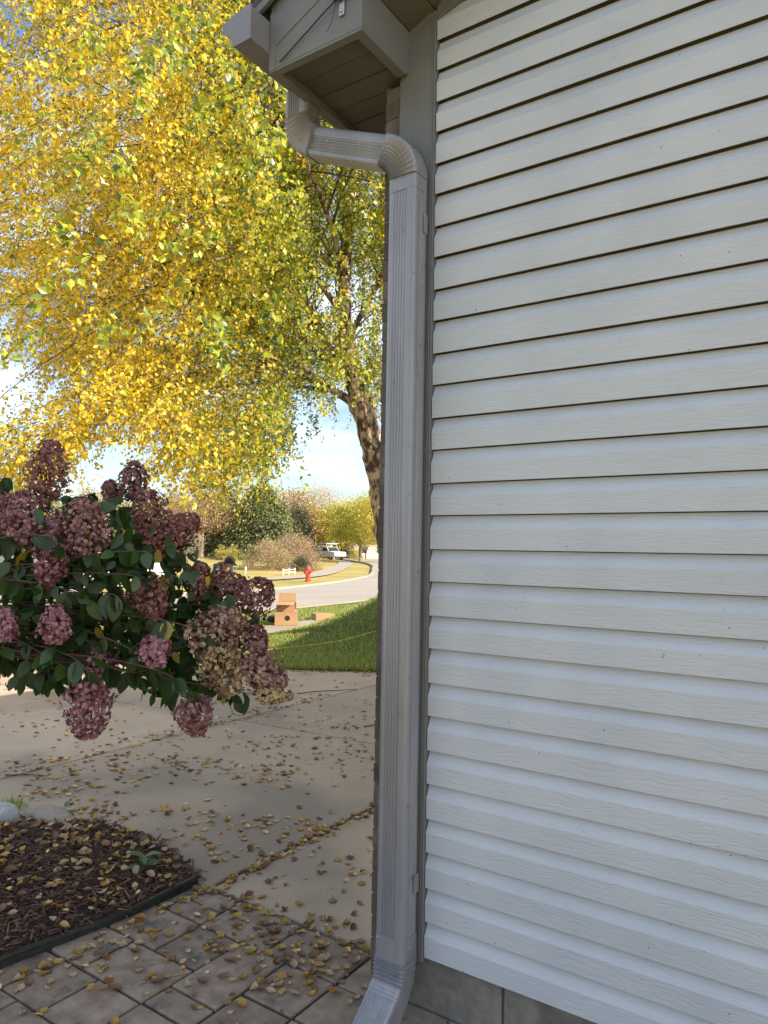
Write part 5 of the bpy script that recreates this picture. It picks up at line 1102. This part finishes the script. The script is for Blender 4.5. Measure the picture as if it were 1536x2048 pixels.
# local frame: +x is where the person faces; z up
HD = (.42, 0, 1.27)
bv = [(0, 0, .88), (.06, 0, 1.02), (.17, 0, 1.16), (.28, 0, 1.27), (.34, 0, 1.30),       # pelvis .. neck 0-4
      (.25, .17, 1.24), (.36, .22, .98), (.52, .14, .80), (.25, -.17, 1.24), (.38, -.22, .98), (.55, -.12, .82),   # arms 5-10
      (-.02, .10, .84), (.08, .11, .46), (-.03, .12, .10), (-.02, -.10, .84), (.10, -.11, .46), (.0, -.12, .10),   # legs 11-16
      (.10, .13, .05), (.13, -.13, .05), (.38, 0, 1.29)]
be = [(0, 1), (1, 2), (2, 3), (3, 4), (3, 5), (5, 6), (6, 7), (3, 8), (8, 9), (9, 10), (0, 11), (11, 12), (12, 13), (0, 14), (14, 15), (15, 16), (13, 17), (16, 18), (4, 19)]
brd = [.12, .12, .13, .11, .055, .06, .042, .028, .06, .042, .028, .09, .06, .042, .09, .06, .042, .035, .035, .05]
# hands: palm and five fingers each
def hand(base, d, side):
    d = Vector(d).normalized(); u = Vector((0, side, 0)); i0 = len(bv); bv.append(tuple(Vector(base[1])+d*.06)); be.append((base[0], i0)); brd.append(.022)
    for k, (o_, l_) in enumerate(((-.028, .065), (-.010, .078), (.010, .074), (.028, .058))):
        a = len(bv); p0 = Vector(bv[i0])+u*o_+d*.03; bv.append(tuple(p0)); bv.append(tuple(p0+d*l_*.55)); bv.append(tuple(p0+d*l_*.8+Vector((.02, 0, -.015)))); be.extend([(i0, a), (a, a+1), (a+1, a+2)]); brd.extend([.010, .009, .008])
    a = len(bv); p0 = Vector(bv[i0])-u*.035; bv.append(tuple(p0)); bv.append(tuple(p0+d*.045-u*.01)); be.extend([(i0, a), (a, a+1)]); brd.extend([.011, .009])
hand((7, bv[7]), (.45, -.1, -.85), 1); hand((10, bv[10]), (.45, .1, -.85), -1)
# head as part of the same chain: skull then face
a = len(bv); bv.append((.445, 0, 1.325)); bv.append((.475, 0, 1.245)); be.extend([(19, a), (a, a+1)]); brd.extend([(.088), (.062)])
skin_mesh('body', bv, be, brd, M_SKIN, person, 2)
mb = MB()
for s_ in (-1, 1): mb.lathe([(.004, -.004), (.016, 0), (.018, .012), (.008, .014)], (.44, s_*.088, 1.285), 8, 0, Matrix.Rotation(-s_*math.pi/2, 3, 'X'))
mb.lathe([(.0, .03), (.012, .012), (.018, -.004)], (.53, 0, 1.275), 8, 0, Matrix.Rotation(R(80), 3, 'Y')); mb.build('face', M_SKIN, person, smooth=True)
mb = MB()
for s_ in (-1, 1): mb.lathe([(.009, 0), (.0, .004)], (.527, s_*.032, 1.30), 8, 0, Matrix.Rotation(math.pi/2, 3, 'Y'))
mb.box(.528, .534, -.024, .024, 1.232, 1.238); mb.build('eyes_and_mouth', M_HAIR, person)
mb = MB(); Mc = Matrix.Rotation(R(22), 3, 'Y'); mb.lathe([(.103, .0), (.104, .03), (.095, .065), (.06, .092), (.0, .10)], (.44, 0, 1.335), 18, 0, Mc)
mb.add([tuple(Mc@Vector(p)+Vector((.44, 0, 1.335))) for p in ((.08, -.07, .005), (.15, -.065, .0), (.185, -.03, -.004), (.185, .03, -.004), (.15, .065, .0), (.08, .07, .005), (.08, -.07, .015), (.15, -.065, .010), (.185, -.03, .006), (.185, .03, .006), (.15, .065, .010), (.08, .07, .015))], [(5, 4, 3, 2, 1, 0), (6, 7, 8, 9, 10, 11)]+[(i, (i+1) % 6, 6+(i+1) % 6, 6+i) for i in range(6)]); mb.build('cap', M_CAP, person, smooth='auto')
mb = MB(); mb.lathe([(.070, -.06), (.088, -.02), (.092, .02)], (.408, 0, 1.325), 16, 0, Mc); mb.build('hair', M_HAIR, person, smooth=True)
skin_mesh('shirt', [bv[0], bv[1], bv[2], bv[3], (.325, 0, 1.295), bv[5], (.32, .205, 1.08), bv[8], (.33, -.205, 1.08)], [(0, 1), (1, 2), (2, 3), (3, 4), (3, 5), (5, 6), (3, 7), (7, 8)], [.135, .14, .15, .125, .07, .078, .062, .078, .062], M_SHIRT, person, 2)
skin_mesh('trousers', [(0, 0, .90), bv[11], bv[12], (-.03, .12, .14), bv[14], bv[15], (.0, -.12, .14)], [(0, 1), (1, 2), (2, 3), (0, 4), (4, 5), (5, 6)], [.135, .105, .075, .062, .105, .075, .062], M_JEAN, person, 2)
for s_, x0 in ((1, -.03), (-1, .0)):
    mb = MB(); mb.prism([(x0-.09, 0), (x0+.20, 0), (x0+.20, .035), (x0+.10, .075), (x0+.03, .11), (x0-.09, .10)], lambda a, b, t: (a, t, b), s_*.13-.048, s_*.13+.048); mb.build('shoe', M_SHOE, person, bevel=.015, smooth='auto')
